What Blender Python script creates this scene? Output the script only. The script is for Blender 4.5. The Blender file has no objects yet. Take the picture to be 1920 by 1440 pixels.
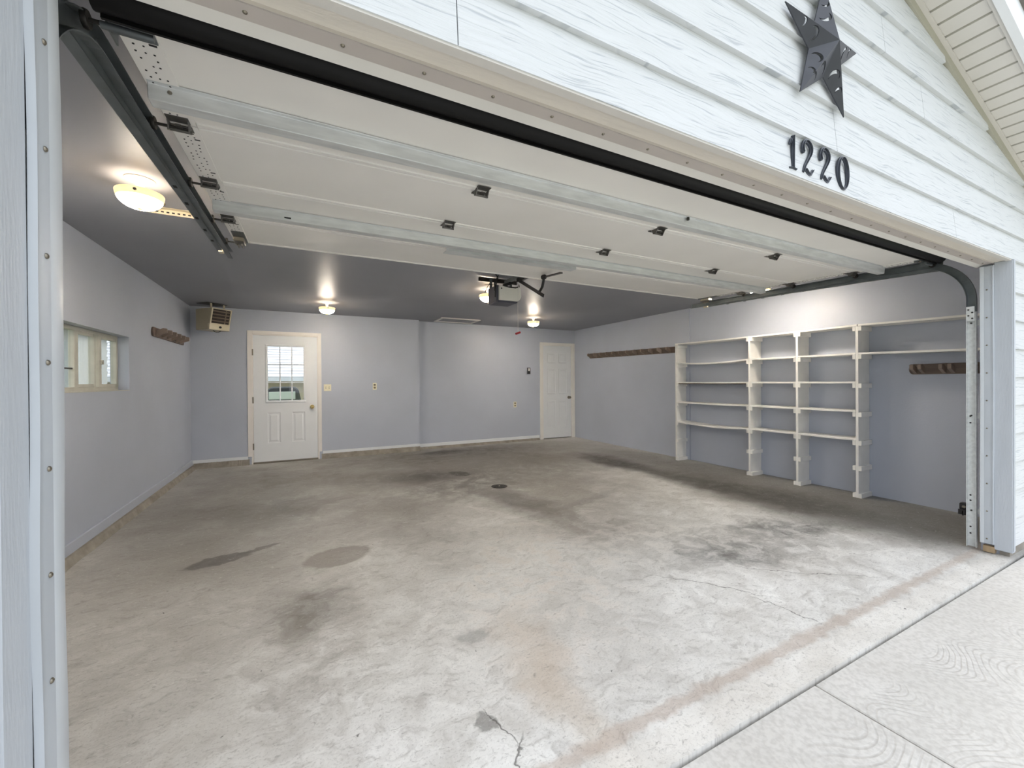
import bpy, bmesh, math, random
from mathutils import Vector, Matrix
random.seed(7)
S = bpy.context.scene
C = S.collection

# ------------------------------------------------------------------ camera
CAM_H, F_PX, YAW, PITCH, ROLL = 1.2833, 764.7, 0.4690, -0.0052, -0.0066
fw = Vector((math.sin(YAW)*math.cos(PITCH), math.cos(YAW)*math.cos(PITCH), math.sin(PITCH)))
rt = Vector((math.cos(YAW), -math.sin(YAW), 0)); up = rt.cross(fw)
rt2 = rt*math.cos(ROLL)+up*math.sin(ROLL); up2 = up*math.cos(ROLL)-rt*math.sin(ROLL)
cd = bpy.data.cameras.new('camera'); cd.sensor_width = 36.0; cd.lens = F_PX/1920*36.0
cd.clip_start = 0.02; cd.clip_end = 300
cam = bpy.data.objects.new('camera', cd); C.objects.link(cam)
M = Matrix((rt2, up2, -fw)).transposed().to_4x4(); M.translation = Vector((0, 0, CAM_H))
cam.matrix_world = M; S.camera = cam

# ------------------------------------------------------------------ sky, sun, exposure
SKY = 1.10; SUN = 2.2; LAMP_E = 128.0; LAMP_P = 2.2; EXPO = 1.22
w = bpy.data.worlds.new('sky'); S.world = w; w.use_nodes = True
nt = w.node_tree; nt.nodes.clear()
tc = nt.nodes.new('ShaderNodeTexCoord'); sx = nt.nodes.new('ShaderNodeSeparateXYZ')
cr = nt.nodes.new('ShaderNodeValToRGB'); bg = nt.nodes.new('ShaderNodeBackground'); wo = nt.nodes.new('ShaderNodeOutputWorld')
cr.color_ramp.elements[0].position = 0.0; cr.color_ramp.elements[0].color = (0.505, 0.53, 0.57, 1)   # overcast: dimmer towards the horizon
cr.color_ramp.elements[1].position = 1.0; cr.color_ramp.elements[1].color = (0.86, 0.915, 1.0, 1)
nt.links.new(tc.outputs['Generated'], sx.inputs[0]); nt.links.new(sx.outputs['Z'], cr.inputs[0])
nt.links.new(cr.outputs[0], bg.inputs[0]); bg.inputs[1].default_value = SKY; nt.links.new(bg.outputs[0], wo.inputs[0])
sd = bpy.data.lights.new('sun', 'SUN'); sd.energy = SUN; sd.angle = 0.6; sd.color = (1.0, 0.95, 0.87)
so = bpy.data.objects.new('sun', sd); C.objects.link(so)
so.rotation_euler = Vector((0.80, 0.30, 0.62)).to_track_quat('Z', 'Y').to_euler(); so.location = (20, 10, 20)
V = S.view_settings; V.view_transform = 'Standard'; V.look = 'None'; V.exposure = EXPO; V.gamma = 1.0; V.use_curve_mapping = False

# ------------------------------------------------------------------ room dimensions (metres)
XL, XR, XRF = -1.534, 5.579, 5.557        # left wall, right wall near and far part
D1, D2, H = 7.634, 7.764, 2.456           # back wall left / right part, ceiling
FY, JL, JR = 0.985, -0.45, 4.482          # facade plane, jambs
XSTEP = 1.915
IFY = 1.14                                # inner face of the front wall
HZ = 2.13                                 # header underside

# ------------------------------------------------------------------ materials
def newmat(name):
    m = bpy.data.materials.new(name); m.use_nodes = True
    return m, m.node_tree, m.node_tree.nodes['Principled BSDF']
def nd(nt, t, **kw):
    n = nt.nodes.new('ShaderNode'+t)
    for k, v in kw.items():
        if k.startswith('i_'):
            key = k[2:]; key = int(key) if key.isdigit() else key.replace('_', ' ')
            if hasattr(v, 'is_output'): nt.links.new(v, n.inputs[key])
            else: n.inputs[key].default_value = v
        else: setattr(n, k, v)
    return n
def coords(nt, scale=(1, 1, 1), rot=(0, 0, 0)):
    t = nd(nt, 'TexCoord'); mp = nd(nt, 'Mapping', i_Vector=t.outputs['Object'], i_Scale=scale, i_Rotation=rot)
    return mp.outputs[0]
def lin(c): return tuple(((x/255)/12.92 if x <= 10 else ((x/255+0.055)/1.055)**2.4) for x in c)+(1,)
def mix(nt, fac, a, b, mode='MIX'):
    n = nt.nodes.new('ShaderNodeMix'); n.data_type = 'RGBA'; n.blend_type = mode
    for s, v in (('Factor', fac), ('A', a), ('B', b)):
        i = [q for q in n.inputs if q.name == s and (q.type == 'RGBA' or s == 'Factor' and q.type == 'VALUE')][0]
        if hasattr(v, 'is_output'): nt.links.new(v, i)
        else: i.default_value = v
    return [q for q in n.outputs if q.type == 'RGBA'][0]
def ramp(nt, fac, lo, hi, a=0.0, b=1.0):
    return nd(nt, 'MapRange', i_Value=fac, i_From_Min=lo, i_From_Max=hi, i_To_Min=a, i_To_Max=b).outputs[0]
def paint(name, rgb, rough=0.5, metal=0.0, var=0.06, vscale=3.0, bump=0.0, bscale=80.0, stretch=(1, 1, 1), spec=0.5):
    m, nt, b = newmat(name)
    v = coords(nt, stretch)
    n = nd(nt, 'TexNoise', i_Vector=v, i_Scale=vscale, i_Detail=4.0)
    f = ramp(nt, n.outputs[0], 0.3, 0.7, 1.0-var, 1.0+var*0.6)
    c = mix(nt, 1.0, lin(rgb), nd(nt, 'CombineXYZ', i_X=f, i_Y=f, i_Z=f).outputs[0], 'MULTIPLY')
    nt.links.new(c, b.inputs['Base Color'])
    b.inputs['Roughness'].default_value = rough; b.inputs['Metallic'].default_value = metal
    b.inputs['Specular IOR Level'].default_value = spec
    if bump:
        n2 = nd(nt, 'TexNoise', i_Vector=v, i_Scale=bscale, i_Detail=3.0)
        bp = nd(nt, 'Bump', i_Strength=bump, i_Distance=0.01, i_Height=n2.outputs[0]); nt.links.new(bp.outputs[0], b.inputs['Normal'])
    return m
M_WALL = paint('wall_paint', (181, 187, 200), 0.42, var=0.05, vscale=1.3, bump=0.10, bscale=60)
M_CEIL = paint('ceiling_paint_shaded', (148, 150, 156), 0.42, var=0.05, vscale=1.1, bump=0.04, bscale=7, spec=0.06)  # same paint as the walls, darkened: the ceiling's dimmer light is painted in
M_WHITE = paint('white_paint', (232, 230, 226), 0.40, var=0.03, vscale=5)
M_DOORW = paint('door_paint', (226, 229, 232), 0.38, var=0.02, vscale=4)
M_CASING = paint('casing_paint', (230, 226, 222), 0.42, var=0.03, vscale=5)
M_TRIM = paint('jamb_paint', (184, 190, 197), 0.45, var=0.05, vscale=6, stretch=(3, 3, .4), bump=0.15, bscale=40)
M_HEADER = paint('header_paint_bounce_tint', (212, 206, 196), 0.45, var=0.05, vscale=6, stretch=(.4, 3, 3), bump=0.12, bscale=40)  # jamb paint made warmer and lighter: ground bounce put into the colour
M_STRIP = paint('weatherstrip_vinyl', (178, 184, 190), 0.38, var=0.06, vscale=4)
M_STRIPH = paint('header_strip_bounce_tint', (184, 177, 171), 0.4, var=0.05, vscale=4)  # weatherstrip vinyl with the warm ground bounce painted in
M_FLAPH = paint('header_flap_bounce_tint', (200, 197, 192), 0.38, var=0.05, vscale=6)  # flap vinyl, likewise tinted to carry the warm bounce light
M_FLAP = paint('flap_vinyl', (190, 195, 199), 0.35, var=0.05, vscale=6)
M_DSTEEL = paint('door_steel', (236, 234, 228), 0.42, var=0.05, vscale=1.6)
M_RUBBER = paint('black_rubber', (10, 10, 10), 0.5, var=0.2, vscale=9, spec=0.25)
M_GALV = paint('galvanised_steel', (214, 217, 216), 0.42, metal=0.35, var=0.14, vscale=22, stretch=(.35, 2, 2))
M_GALVD = paint('dull_steel', (112, 118, 120), 0.45, metal=0.7, var=0.14, vscale=14)
M_DARKST = paint('dark_steel', (58, 56, 53), 0.45, metal=0.6, var=0.2, vscale=30)
M_BLACK = paint('black_steel', (22, 21, 21), 0.45, metal=0.2, var=0.2, vscale=20)
M_STAR = paint('star_metal', (62, 64, 70), 0.42, metal=0.35, var=0.15, vscale=14)
M_NUM = paint('numeral_enamel', (66, 70, 78), 0.26, metal=0.55, var=0.1, vscale=30)
M_HOLE = paint('punched_hole', (30, 30, 30), 0.8)
M_BRASS = paint('brass', (206, 184, 126), 0.25, metal=1.0, var=0.05)
M_NICKEL = paint('worn_metal', (140, 134, 122), 0.35, metal=0.9, var=0.1)
M_IVORY = paint('ivory_plastic', (232, 226, 200), 0.35, var=0.02)
M_IVORYD = paint('toggle_slot', (120, 112, 92), 0.5)
M_BLKPL = paint('black_plastic', (20, 20, 22), 0.35)
M_RED = paint('red_plastic', (150, 22, 30), 0.4)
M_CORD = paint('cord', (225, 222, 215), 0.7)
M_HEAT = paint('heater_enamel', (176, 166, 142), 0.5, var=0.05)
M_HEATF = paint('heater_front_enamel', (206, 197, 172), 0.48, var=0.05)
M_HEATIN = paint('heater_inside', (34, 25, 22), 0.6)
M_LOUV = paint('heater_louver', (120, 106, 92), 0.45, metal=0.2)
M_OPEN = paint('opener_cover', (226, 224, 214), 0.4, var=0.03)
M_OPEND = paint('opener_chassis', (70, 70, 82), 0.5)
M_BEIGE = paint('perforated_steel', (214, 202, 176), 0.5, metal=0.3, var=0.06)
M_WINF = paint('window_frame', (196, 194, 182), 0.45, var=0.08, vscale=12)
M_BRASSN = paint('fixture_white', (232, 222, 200), 0.4, var=0.03)
M_DRAIN = paint('drain_iron', (46, 43, 41), 0.6, metal=0.5, var=0.2, vscale=40)
M_SHELF = paint('shelf_paint', (232, 231, 227), 0.55, var=0.06, vscale=7, bump=0.05, bscale=50)
M_BROWN = paint('dark_brown', (86, 66, 56), 0.7, var=0.2, vscale=12)
M_PEG = paint('peg_wood', (142, 126, 114), 0.6, var=0.12, vscale=8)
M_RACK = paint('rack_wood_shaded', (106, 92, 82), 0.65, var=0.18, vscale=6, stretch=(1, .6, 4))  # board toned darker than the pegs: shadow between them painted into the colour
M_CURB = paint('curb_concrete', (150, 144, 134), 0.85, var=0.28, vscale=9, bump=0.5, bscale=30)
M_SOFF = paint('soffit_vinyl', (206, 203, 198), 0.5, var=0.03)
M_FRIEZE = paint('frieze_metal', (168, 166, 152), 0.5, var=0.08)
M_FASCIA = paint('fascia_metal', (226, 229, 233), 0.4, var=0.02)
M_ROOF = paint('roof_shingle', (118, 114, 110), 0.9, var=0.2, vscale=12)
M_LAWN = paint('lawn_grass', (112, 120, 82), 0.9, var=0.25, vscale=6)
M_NSID = paint('neighbour_siding', (160, 164, 164), 0.6, var=0.03)
M_NROOF = paint('neighbour_shingle', (196, 198, 204), 0.85, var=0.25, vscale=2.2, stretch=(1, 3, 6))
M_NBEIGE = paint('neighbour_beige', (205, 192, 168), 0.6, var=0.05)
M_DARKOUT = paint('dark_cover', (62, 66, 66), 0.6, var=0.2, vscale=5)
M_PALE = paint('pale_panel', (222, 232, 214), 0.5, var=0.04)
M_LEAF = paint('shrub_leaf', (70, 96, 62), 0.7, var=0.3, vscale=9)
M_WOODRAW = paint('raw_wood', (168, 146, 116), 0.8, var=0.2, vscale=20, stretch=(1, 1, .2))
M_DIRT = paint('joint_dirt', (70, 64, 58), 0.95, var=0.3, vscale=30)

def siding_mat():
    m, nt, b = newmat('siding_woodgrain')
    v = coords(nt, (1.0, 1.0, 1.0))
    warp = nd(nt, 'TexNoise', i_Vector=coords(nt, (2.2, 1, 7)), i_Scale=1.6, i_Detail=2.0)
    add = nd(nt, 'VectorMath', operation='MULTIPLY_ADD', i_0=warp.outputs['Color'], i_1=(0.0, 0.0, 0.055), i_2=v)
    mp = nd(nt, 'Mapping', i_Vector=add.outputs[0], i_Scale=(3.2, 1.0, 120.0))
    g = nd(nt, 'TexNoise', i_Vector=mp.outputs[0], i_Scale=1.0, i_Detail=3.0, i_Roughness=0.6)
    line = ramp(nt, g.outputs[0], 0.36, 0.44)
    c = mix(nt, line, lin((174, 179, 184)), lin((203, 206, 208)))
    nt.links.new(c, b.inputs['Base Color']); b.inputs['Roughness'].default_value = 0.55
    h = ramp(nt, g.outputs[0], 0.34, 0.56)
    bp = nd(nt, 'Bump', i_Strength=0.35, i_Distance=0.004, i_Height=h); nt.links.new(bp.outputs[0], b.inputs['Normal'])
    return m
M_SIDE = siding_mat()

def spot(nt, vec, x, y, rx, ry, ang=0.0, soft=0.5, k=1.0):
    mp = nd(nt, 'Mapping', vector_type='TEXTURE', i_Vector=vec, i_Location=(x, y, 0), i_Rotation=(0, 0, math.radians(ang)), i_Scale=(rx, ry, 1))
    L = nd(nt, 'VectorMath', operation='LENGTH', i_0=mp.outputs[0])
    n = nd(nt, 'MapRange', interpolation_type='SMOOTHSTEP', i_Value=L.outputs['Value'], i_From_Min=1-soft, i_From_Max=1+soft, i_To_Min=k, i_To_Max=0.0)
    return n.outputs[0]
def mul(nt, a, b):
    n = nd(nt, 'Math', operation='MULTIPLY')
    for i, q in enumerate((a, b)):
        if hasattr(q, 'is_output'): nt.links.new(q, n.inputs[i])
        else: n.inputs[i].default_value = q
    return n.outputs[0]

def floor_mat():
    m, nt, b = newmat('stained_concrete')
    t = nd(nt, 'TexCoord'); flat = nd(nt, 'VectorMath', operation='MULTIPLY', i_0=t.outputs['Object'], i_1=(1, 1, 0)).outputs[0]
    w1 = nd(nt, 'TexNoise', i_Vector=flat, i_Scale=3.2, i_Detail=4.0)
    off = nd(nt, 'VectorMath', operation='SUBTRACT', i_0=w1.outputs['Color'], i_1=(0.5, 0.5, 0.5)).outputs[0]
    w2 = nd(nt, 'TexNoise', i_Vector=flat, i_Scale=17.0, i_Detail=4.0)
    off2 = nd(nt, 'VectorMath', operation='SUBTRACT', i_0=w2.outputs['Color'], i_1=(0.5, 0.5, 0.5)).outputs[0]
    flat0 = flat; flat = nd(nt, 'VectorMath', operation='MULTIPLY_ADD', i_0=off2, i_1=(0.07, 0.07, 0), i_2=flat).outputs[0]
    P = nd(nt, 'VectorMath', operation='MULTIPLY_ADD', i_0=off, i_1=(0.38, 0.38, 0), i_2=flat).outputs[0]
    Pl = nd(nt, 'VectorMath', operation='MULTIPLY_ADD', i_0=off, i_1=(0.12, 0.12, 0), i_2=flat).outputs[0]
    # mottled base
    n1 = nd(nt, 'TexNoise', i_Vector=P, i_Scale=0.9, i_Detail=6.0, i_Roughness=0.6).outputs[0]
    n2 = nd(nt, 'TexNoise', i_Vector=P, i_Scale=6.0, i_Detail=6.0, i_Roughness=0.65).outputs[0]
    st = nd(nt, 'Mapping', i_Vector=P, i_Rotation=(0, 0, math.radians(-24)), i_Scale=(9, 28, 1)).outputs[0]
    n3 = nd(nt, 'TexNoise', i_Vector=st, i_Scale=1.0, i_Detail=5.0, i_Roughness=0.6).outputs[0]
    c = mix(nt, ramp(nt, n1, 0.35, 0.66), lin((210, 208, 203)), lin((236, 236, 233)))
    c = mix(nt, ramp(nt, n2, 0.36, 0.62, 0.42, 0.0), c, lin((150, 146, 139)))
    c = mix(nt, ramp(nt, n3, 0.30, 0.47, 0.42, 0.0), c, lin((140, 135, 129)))
    c = mix(nt, ramp(nt, n3, 0.58, 0.72, 0.0, 0.32), c, lin((236, 235, 231)))
    def dark(c, col, *sp, n=None, vec=P):
        f = spot(nt, vec, *sp)
        if n is not None: f = mul(nt, f, n)
        return mix(nt, f, c, lin(col))
    rough_dirt = ramp(nt, n2, 0.30, 0.60, 1.0, 0.25)
    flake = ramp(nt, n2, 0.50, 0.60)
    # worn pale scaling around the middle
    c = dark(c, (216, 211, 204), 1.7, 2.75, 0.75, 0.55, -10, 0.6, 0.75, n=flake)
    c = dark(c, (222, 219, 213), 2.6, 2.45, 0.65, 0.35, -20, 0.6, 0.85, n=flake)
    c = dark(c, (226, 225, 221), 3.2, 1.75, 0.8, 0.35, -20, 0.6, 0.6, n=flake)
    c = dark(c, (205, 196, 186), 1.25, 2.1, 0.5, 0.6, 0, 0.8, 0.5, n=flake)
    # oil, rust and tyre marks, with two patches of painted shade
    c = dark(c, (86, 80, 74), 1.4, 5.8, 3.3, 2.9, 0, 0.40, 0.72, n=ramp(nt, n1, 0.35, 0.65, 1.0, 0.55))
    c = dark(c, (104, 99, 93), -0.8, 2.9, 0.9, 1.3, 0, 0.7, 0.42)  # painted shade: light falloff behind the left jamb, put into the floor colour
    c = dark(c, (70, 60, 53), 0.00, 2.60, 0.20, 0.24, 0, 0.7, 0.85, n=ramp(nt, n2, 0.30, 0.60, 1.0, 0.6))
    c = dark(c, (110, 102, 94), 0.05, 2.10, 0.22, 0.40, 0, 0.8, 0.45, n=rough_dirt)
    c = dark(c, (72, 70, 68), -0.56, 3.62, 0.20, 0.09, 18, 0.12, 0.75, vec=Pl)
    c = dark(c, (70, 68, 66), -0.34, 3.72, 0.17, 0.03, 20, 0.2, 0.6, vec=Pl)
    c = dark(c, (110, 101, 93), 0.21, 3.27, 0.23, 0.17, 10, 0.10, 0.6, vec=Pl)
    c = dark(c, (26, 22, 20), 1.92, 5.45, 0.11, 0.18, 20, 0.15, 0.95, vec=Pl)
    c = dark(c, (52, 46, 42), 0.85, 5.75, 0.40, 0.38, 0, 0.6, 0.80, n=rough_dirt)
    c = dark(c, (46, 41, 37), 1.42, 5.52, 0.36, 0.32, 0, 0.7, 0.80)
    c = dark(c, (24, 21, 20), 2.25, 7.25, 0.45, 0.20, 0, 0.5, 0.9)
    c = dark(c, (40, 36, 33), 3.1, 7.0, 1.0, 0.45, 0, 0.7, 0.6)
    c = dark(c, (50, 40, 37), 2.75, 5.6, 1.05, 1.0, 0, 0.7, 0.85, n=rough_dirt)
    c = dark(c, (50, 44, 40), 1.75, 4.85, 0.85, 0.55, 0, 0.7, 0.80, n=rough_dirt)
    c = dark(c, (56, 50, 46), 2.05, 3.85, 0.22, 0.75, 10, 0.7, 0.70)
    c = dark(c, (46, 42, 38), 4.35, 5.2, 0.30, 0.75, 0, 0.6, 0.80)
    c = dark(c, (56, 51, 46), 4.38, 4.0, 0.22, 1.2, 0, 0.7, 0.70)
    c = dark(c, (56, 52, 47), 4.45, 2.6, 0.42, 1.1, 0, 0.8, 0.80)
    c = dark(c, (60, 56, 50), 5.1, 2.7, 0.75, 2.8, 0, 0.5, 0.75)  # dirt plus painted shade on the floor under the shelves
    c = dark(c, (84, 78, 71), 3.3, 6.4, 2.4, 1.5, 0, 0.6, 0.55)
    c = dark(c, (84, 78, 71), 0.2, 6.6, 1.9, 1.1, 0, 0.6, 0.45)
    c = dark(c, (62, 56, 51), -0.25, 4.85, 0.42, 0.50, 0, 0.7, 0.65, n=rough_dirt)
    c = dark(c, (92, 86, 79), -0.85, 4.6, 0.9, 1.3, 0, 0.8, 0.42)
    c = dark(c, (34, 34, 34), 3.70, 2.12, 0.42, 0.20, -25, 0.55, 0.85, n=rough_dirt)
    c = dark(c, (46, 46, 46), 2.75, 1.98, 0.42, 0.22, -20, 0.6, 0.78, n=rough_dirt)
    c = dark(c, (70, 68, 66), 3.2, 2.0, 0.6, 0.28, -20, 0.7, 0.55, n=rough_dirt)
    c = dark(c, (104, 92, 80), 2.25, 3.05, 0.40, 0.50, 0, 0.7, 0.55, n=rough_dirt)
    c = dark(c, (96, 92, 88), 2.6, 3.55, 0.75, 0.06, 15, 0.7, 0.35)
    c = dark(c, (182, 164, 144), 0.97, 1.70, 0.14, 0.30, 0, 0.7, 0.40)
    c = dark(c, (186, 170, 150), 0.93, 1.36, 0.12, 0.26, 0, 0.7, 0.38)
    c = dark(c, (128, 126, 122), 0.60, 1.42, 0.045, 0.05, 0, 0.15, 0.8, vec=Pl)
    c = dark(c, (140, 139, 136), 0.75, 1.94, 0.09, 0.05, 0, 0.3, 0.6, vec=Pl)
    # rusty line where the closed door rests, pale troweled lip outside it
    c = dark(c, (170, 150, 134), 2.0, 1.145, 3.2, 0.030, 0, 0.6, 0.50, vec=flat)
    c = dark(c, (226, 221, 213), 2.0, 1.03, 3.2, 0.07, 0, 0.4, 0.45, vec=flat)
    # hairline cracks
    for (x, y, L, a) in ((0.64, 1.38, 0.10, 100), (0.64, 1.24, 0.09, 60), (2.25, 1.72, 0.32, -52), (2.38, 1.36, 0.18, -80), (2.95, 1.55, 0.40, -38)):
        c = dark(c, (70, 66, 62), x, y, L, 0.0035, a, 0.5, 0.75, vec=Pl)
    # pitted, scratched surface
    sc = nd(nt, 'Mapping', i_Vector=flat, i_Rotation=(0, 0, math.radians(-30)), i_Scale=(26, 70, 1)).outputs[0]
    n5 = nd(nt, 'TexNoise', i_Vector=sc, i_Scale=1.0, i_Detail=4.0, i_Roughness=0.7).outputs[0]
    n6 = nd(nt, 'TexNoise', i_Vector=flat0, i_Scale=95.0, i_Detail=3.0, i_Roughness=0.7).outputs[0]
    c = mix(nt, ramp(nt, n5, 0.28, 0.44, 0.48, 0.0), c, lin((92, 87, 81)))
    c = mix(nt, ramp(nt, n5, 0.60, 0.70, 0.0, 0.35), c, lin((232, 231, 228)))
    c = mix(nt, ramp(nt, n6, 0.30, 0.46, 0.35, 0.0), c, lin((104, 99, 93)))
    # specks
    vo = nd(nt, 'TexVoronoi', i_Vector=flat, i_Scale=7.0)
    c = mix(nt, ramp(nt, vo.outputs['Distance'], 0.022, 0.045, 0.75, 0.0), c, lin((58, 52, 48)))
    nt.links.new(c, b.inputs['Base Color'])
    r = ramp(nt, n2, 0.35, 0.65, 0.42, 0.68); nt.links.new(r, b.inputs['Roughness'])
    bp = nd(nt, 'Bump', i_Strength=0.22, i_Distance=0.006, i_Height=n5)
    nt.links.new(bp.outputs[0], b.inputs['Normal'])
    return m
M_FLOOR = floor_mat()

def drive_mat():
    m, nt, b = newmat('broomed_concrete')
    t = nd(nt, 'TexCoord'); v = t.outputs['Object']
    sep = nd(nt, 'SeparateXYZ', i_0=v)
    s1 = nd(nt, 'Math', operation='SINE', i_0=mul(nt, sep.outputs['X'], 15.0)).outputs[0]
    wob = nd(nt, 'TexNoise', i_Vector=v, i_Scale=2.6, i_Detail=1.0).outputs[0]
    yy = nd(nt, 'Math', operation='MULTIPLY_ADD', i_0=s1, i_1=0.055, i_2=sep.outputs['Y']).outputs[0]
    yy = nd(nt, 'Math', operation='MULTIPLY_ADD', i_0=wob, i_1=0.30, i_2=yy).outputs[0]
    wv = nd(nt, 'Math', operation='SINE', i_0=mul(nt, yy, 210.0)).outputs[0]
    fine = nd(nt, 'TexNoise', i_Vector=v, i_Scale=55.0, i_Detail=4.0).outputs[0]
    big = nd(nt, 'TexNoise', i_Vector=v, i_Scale=2.0, i_Detail=5.0).outputs[0]
    # smooth edging band by the garage slab
    band = ramp(nt, sep.outputs['Y'], 0.80, 0.84, 1.0, 0.0)
    wv = mul(nt, ramp(nt, wv, 0.2, 1.0), band)
    wv = mul(nt, wv, ramp(nt, big, 0.38, 0.55))
    c = mix(nt, ramp(nt, big, 0.3, 0.7), lin((200, 197, 191)), lin((214, 211, 206)))
    c = mix(nt, ramp(nt, fine, 0.35, 0.60, 0.30, 0.0), c, lin((150, 145, 139)))
    c = mix(nt, mul(nt, wv, 0.20), c, lin((140, 134, 128)))
    nt.links.new(c, b.inputs['Base Color']); b.inputs['Roughness'].default_value = 0.8
    h = nd(nt, 'Math', operation='MULTIPLY_ADD', i_0=wv, i_1=-0.6, i_2=mul(nt, fine, 0.5)).outputs[0]
    bp = nd(nt, 'Bump', i_Strength=0.35, i_Distance=0.006, i_Height=h); nt.links.new(bp.outputs[0], b.inputs['Normal'])
    return m
M_DRIVE = drive_mat()

def glass_mat(name, tint=(0.97, 0.985, 0.98), refl=0.09):
    m, nt, b = newmat(name); nt.nodes.remove(b)
    o = [n for n in nt.nodes if n.type == 'OUTPUT_MATERIAL'][0]
    tr = nd(nt, 'BsdfTransparent', i_Color=tint+(1,)); gl = nd(nt, 'BsdfGlossy', i_Roughness=0.02)
    ge = nd(nt, 'NewGeometry'); dt = nd(nt, 'VectorMath', operation='DOT_PRODUCT', i_0=ge.outputs['Normal'], i_1=ge.outputs['Incoming'])
    ab = nd(nt, 'Math', operation='ABSOLUTE', i_0=dt.outputs['Value']); om = nd(nt, 'Math', operation='SUBTRACT', i_0=1.0, i_1=ab.outputs[0])
    pw = nd(nt, 'Math', operation='POWER', i_0=om.outputs[0], i_1=5.0); fr = nd(nt, 'Math', operation='MULTIPLY_ADD', i_0=pw.outputs[0], i_1=0.95, i_2=0.04)
    mx = nd(nt, 'MixShader', i_0=fr.outputs[0], i_1=tr.outputs[0], i_2=gl.outputs[0]); nt.links.new(mx.outputs[0], o.inputs[0])
    return m
M_GLASS = glass_mat('window_glass')
def bowl_mat():
    m, nt, b = newmat('lit_alabaster_glass')
    n = nd(nt, 'TexNoise', i_Vector=coords(nt), i_Scale=16.0, i_Detail=3.0).outputs[0]
    c = mix(nt, ramp(nt, n, 0.35, 0.65), (1.0, 0.66, 0.30, 1), (1.0, 0.76, 0.42, 1))
    t = nd(nt, 'TexCoord'); sp_ = nd(nt, 'SeparateXYZ', i_0=t.outputs['Object'])
    # the bulbs sit behind the belly of the bowl: bright belt, creamy rim and tip
    f = nd(nt, 'MapRange', interpolation_type='SMOOTHSTEP', i_Value=sp_.outputs['Z'], i_From_Min=-.168, i_From_Max=-.158, i_To_Min=0.0, i_To_Max=1.0).outputs[0]
    g_ = nd(nt, 'MapRange', interpolation_type='SMOOTHSTEP', i_Value=sp_.outputs['Z'], i_From_Min=-.140, i_From_Max=-.112, i_To_Min=1.0, i_To_Max=0.0).outputs[0]
    hot = mul(nt, f, g_)
    c = mix(nt, hot, c, (1.0, 0.91, 0.79, 1))
    st = nd(nt, 'MapRange', i_Value=hot, i_From_Min=0.0, i_From_Max=1.0, i_To_Min=0.55, i_To_Max=LAMP_E).outputs[0]
    ge = nd(nt, 'NewGeometry'); st = mul(nt, st, nd(nt, 'MapRange', i_Value=ge.outputs['Backfacing'], i_To_Min=1.0, i_To_Max=0.05).outputs[0])   # glass glows outwards
    b.inputs['Base Color'].default_value = (0.6, 0.5, 0.36, 1); b.inputs['Roughness'].default_value = 0.3
    nt.links.new(c, b.inputs['Emission Color']); nt.links.new(st, b.inputs['Emission Strength'])
    return m
M_BOWL = bowl_mat()
M_BULB = newmat('lit_bulb')[0]
_b = M_BULB.node_tree.nodes['Principled BSDF']; _b.inputs['Emission Color'].default_value = (1.0, 0.72, 0.40, 1); _b.inputs['Emission Strength'].default_value = 6.0

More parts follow.
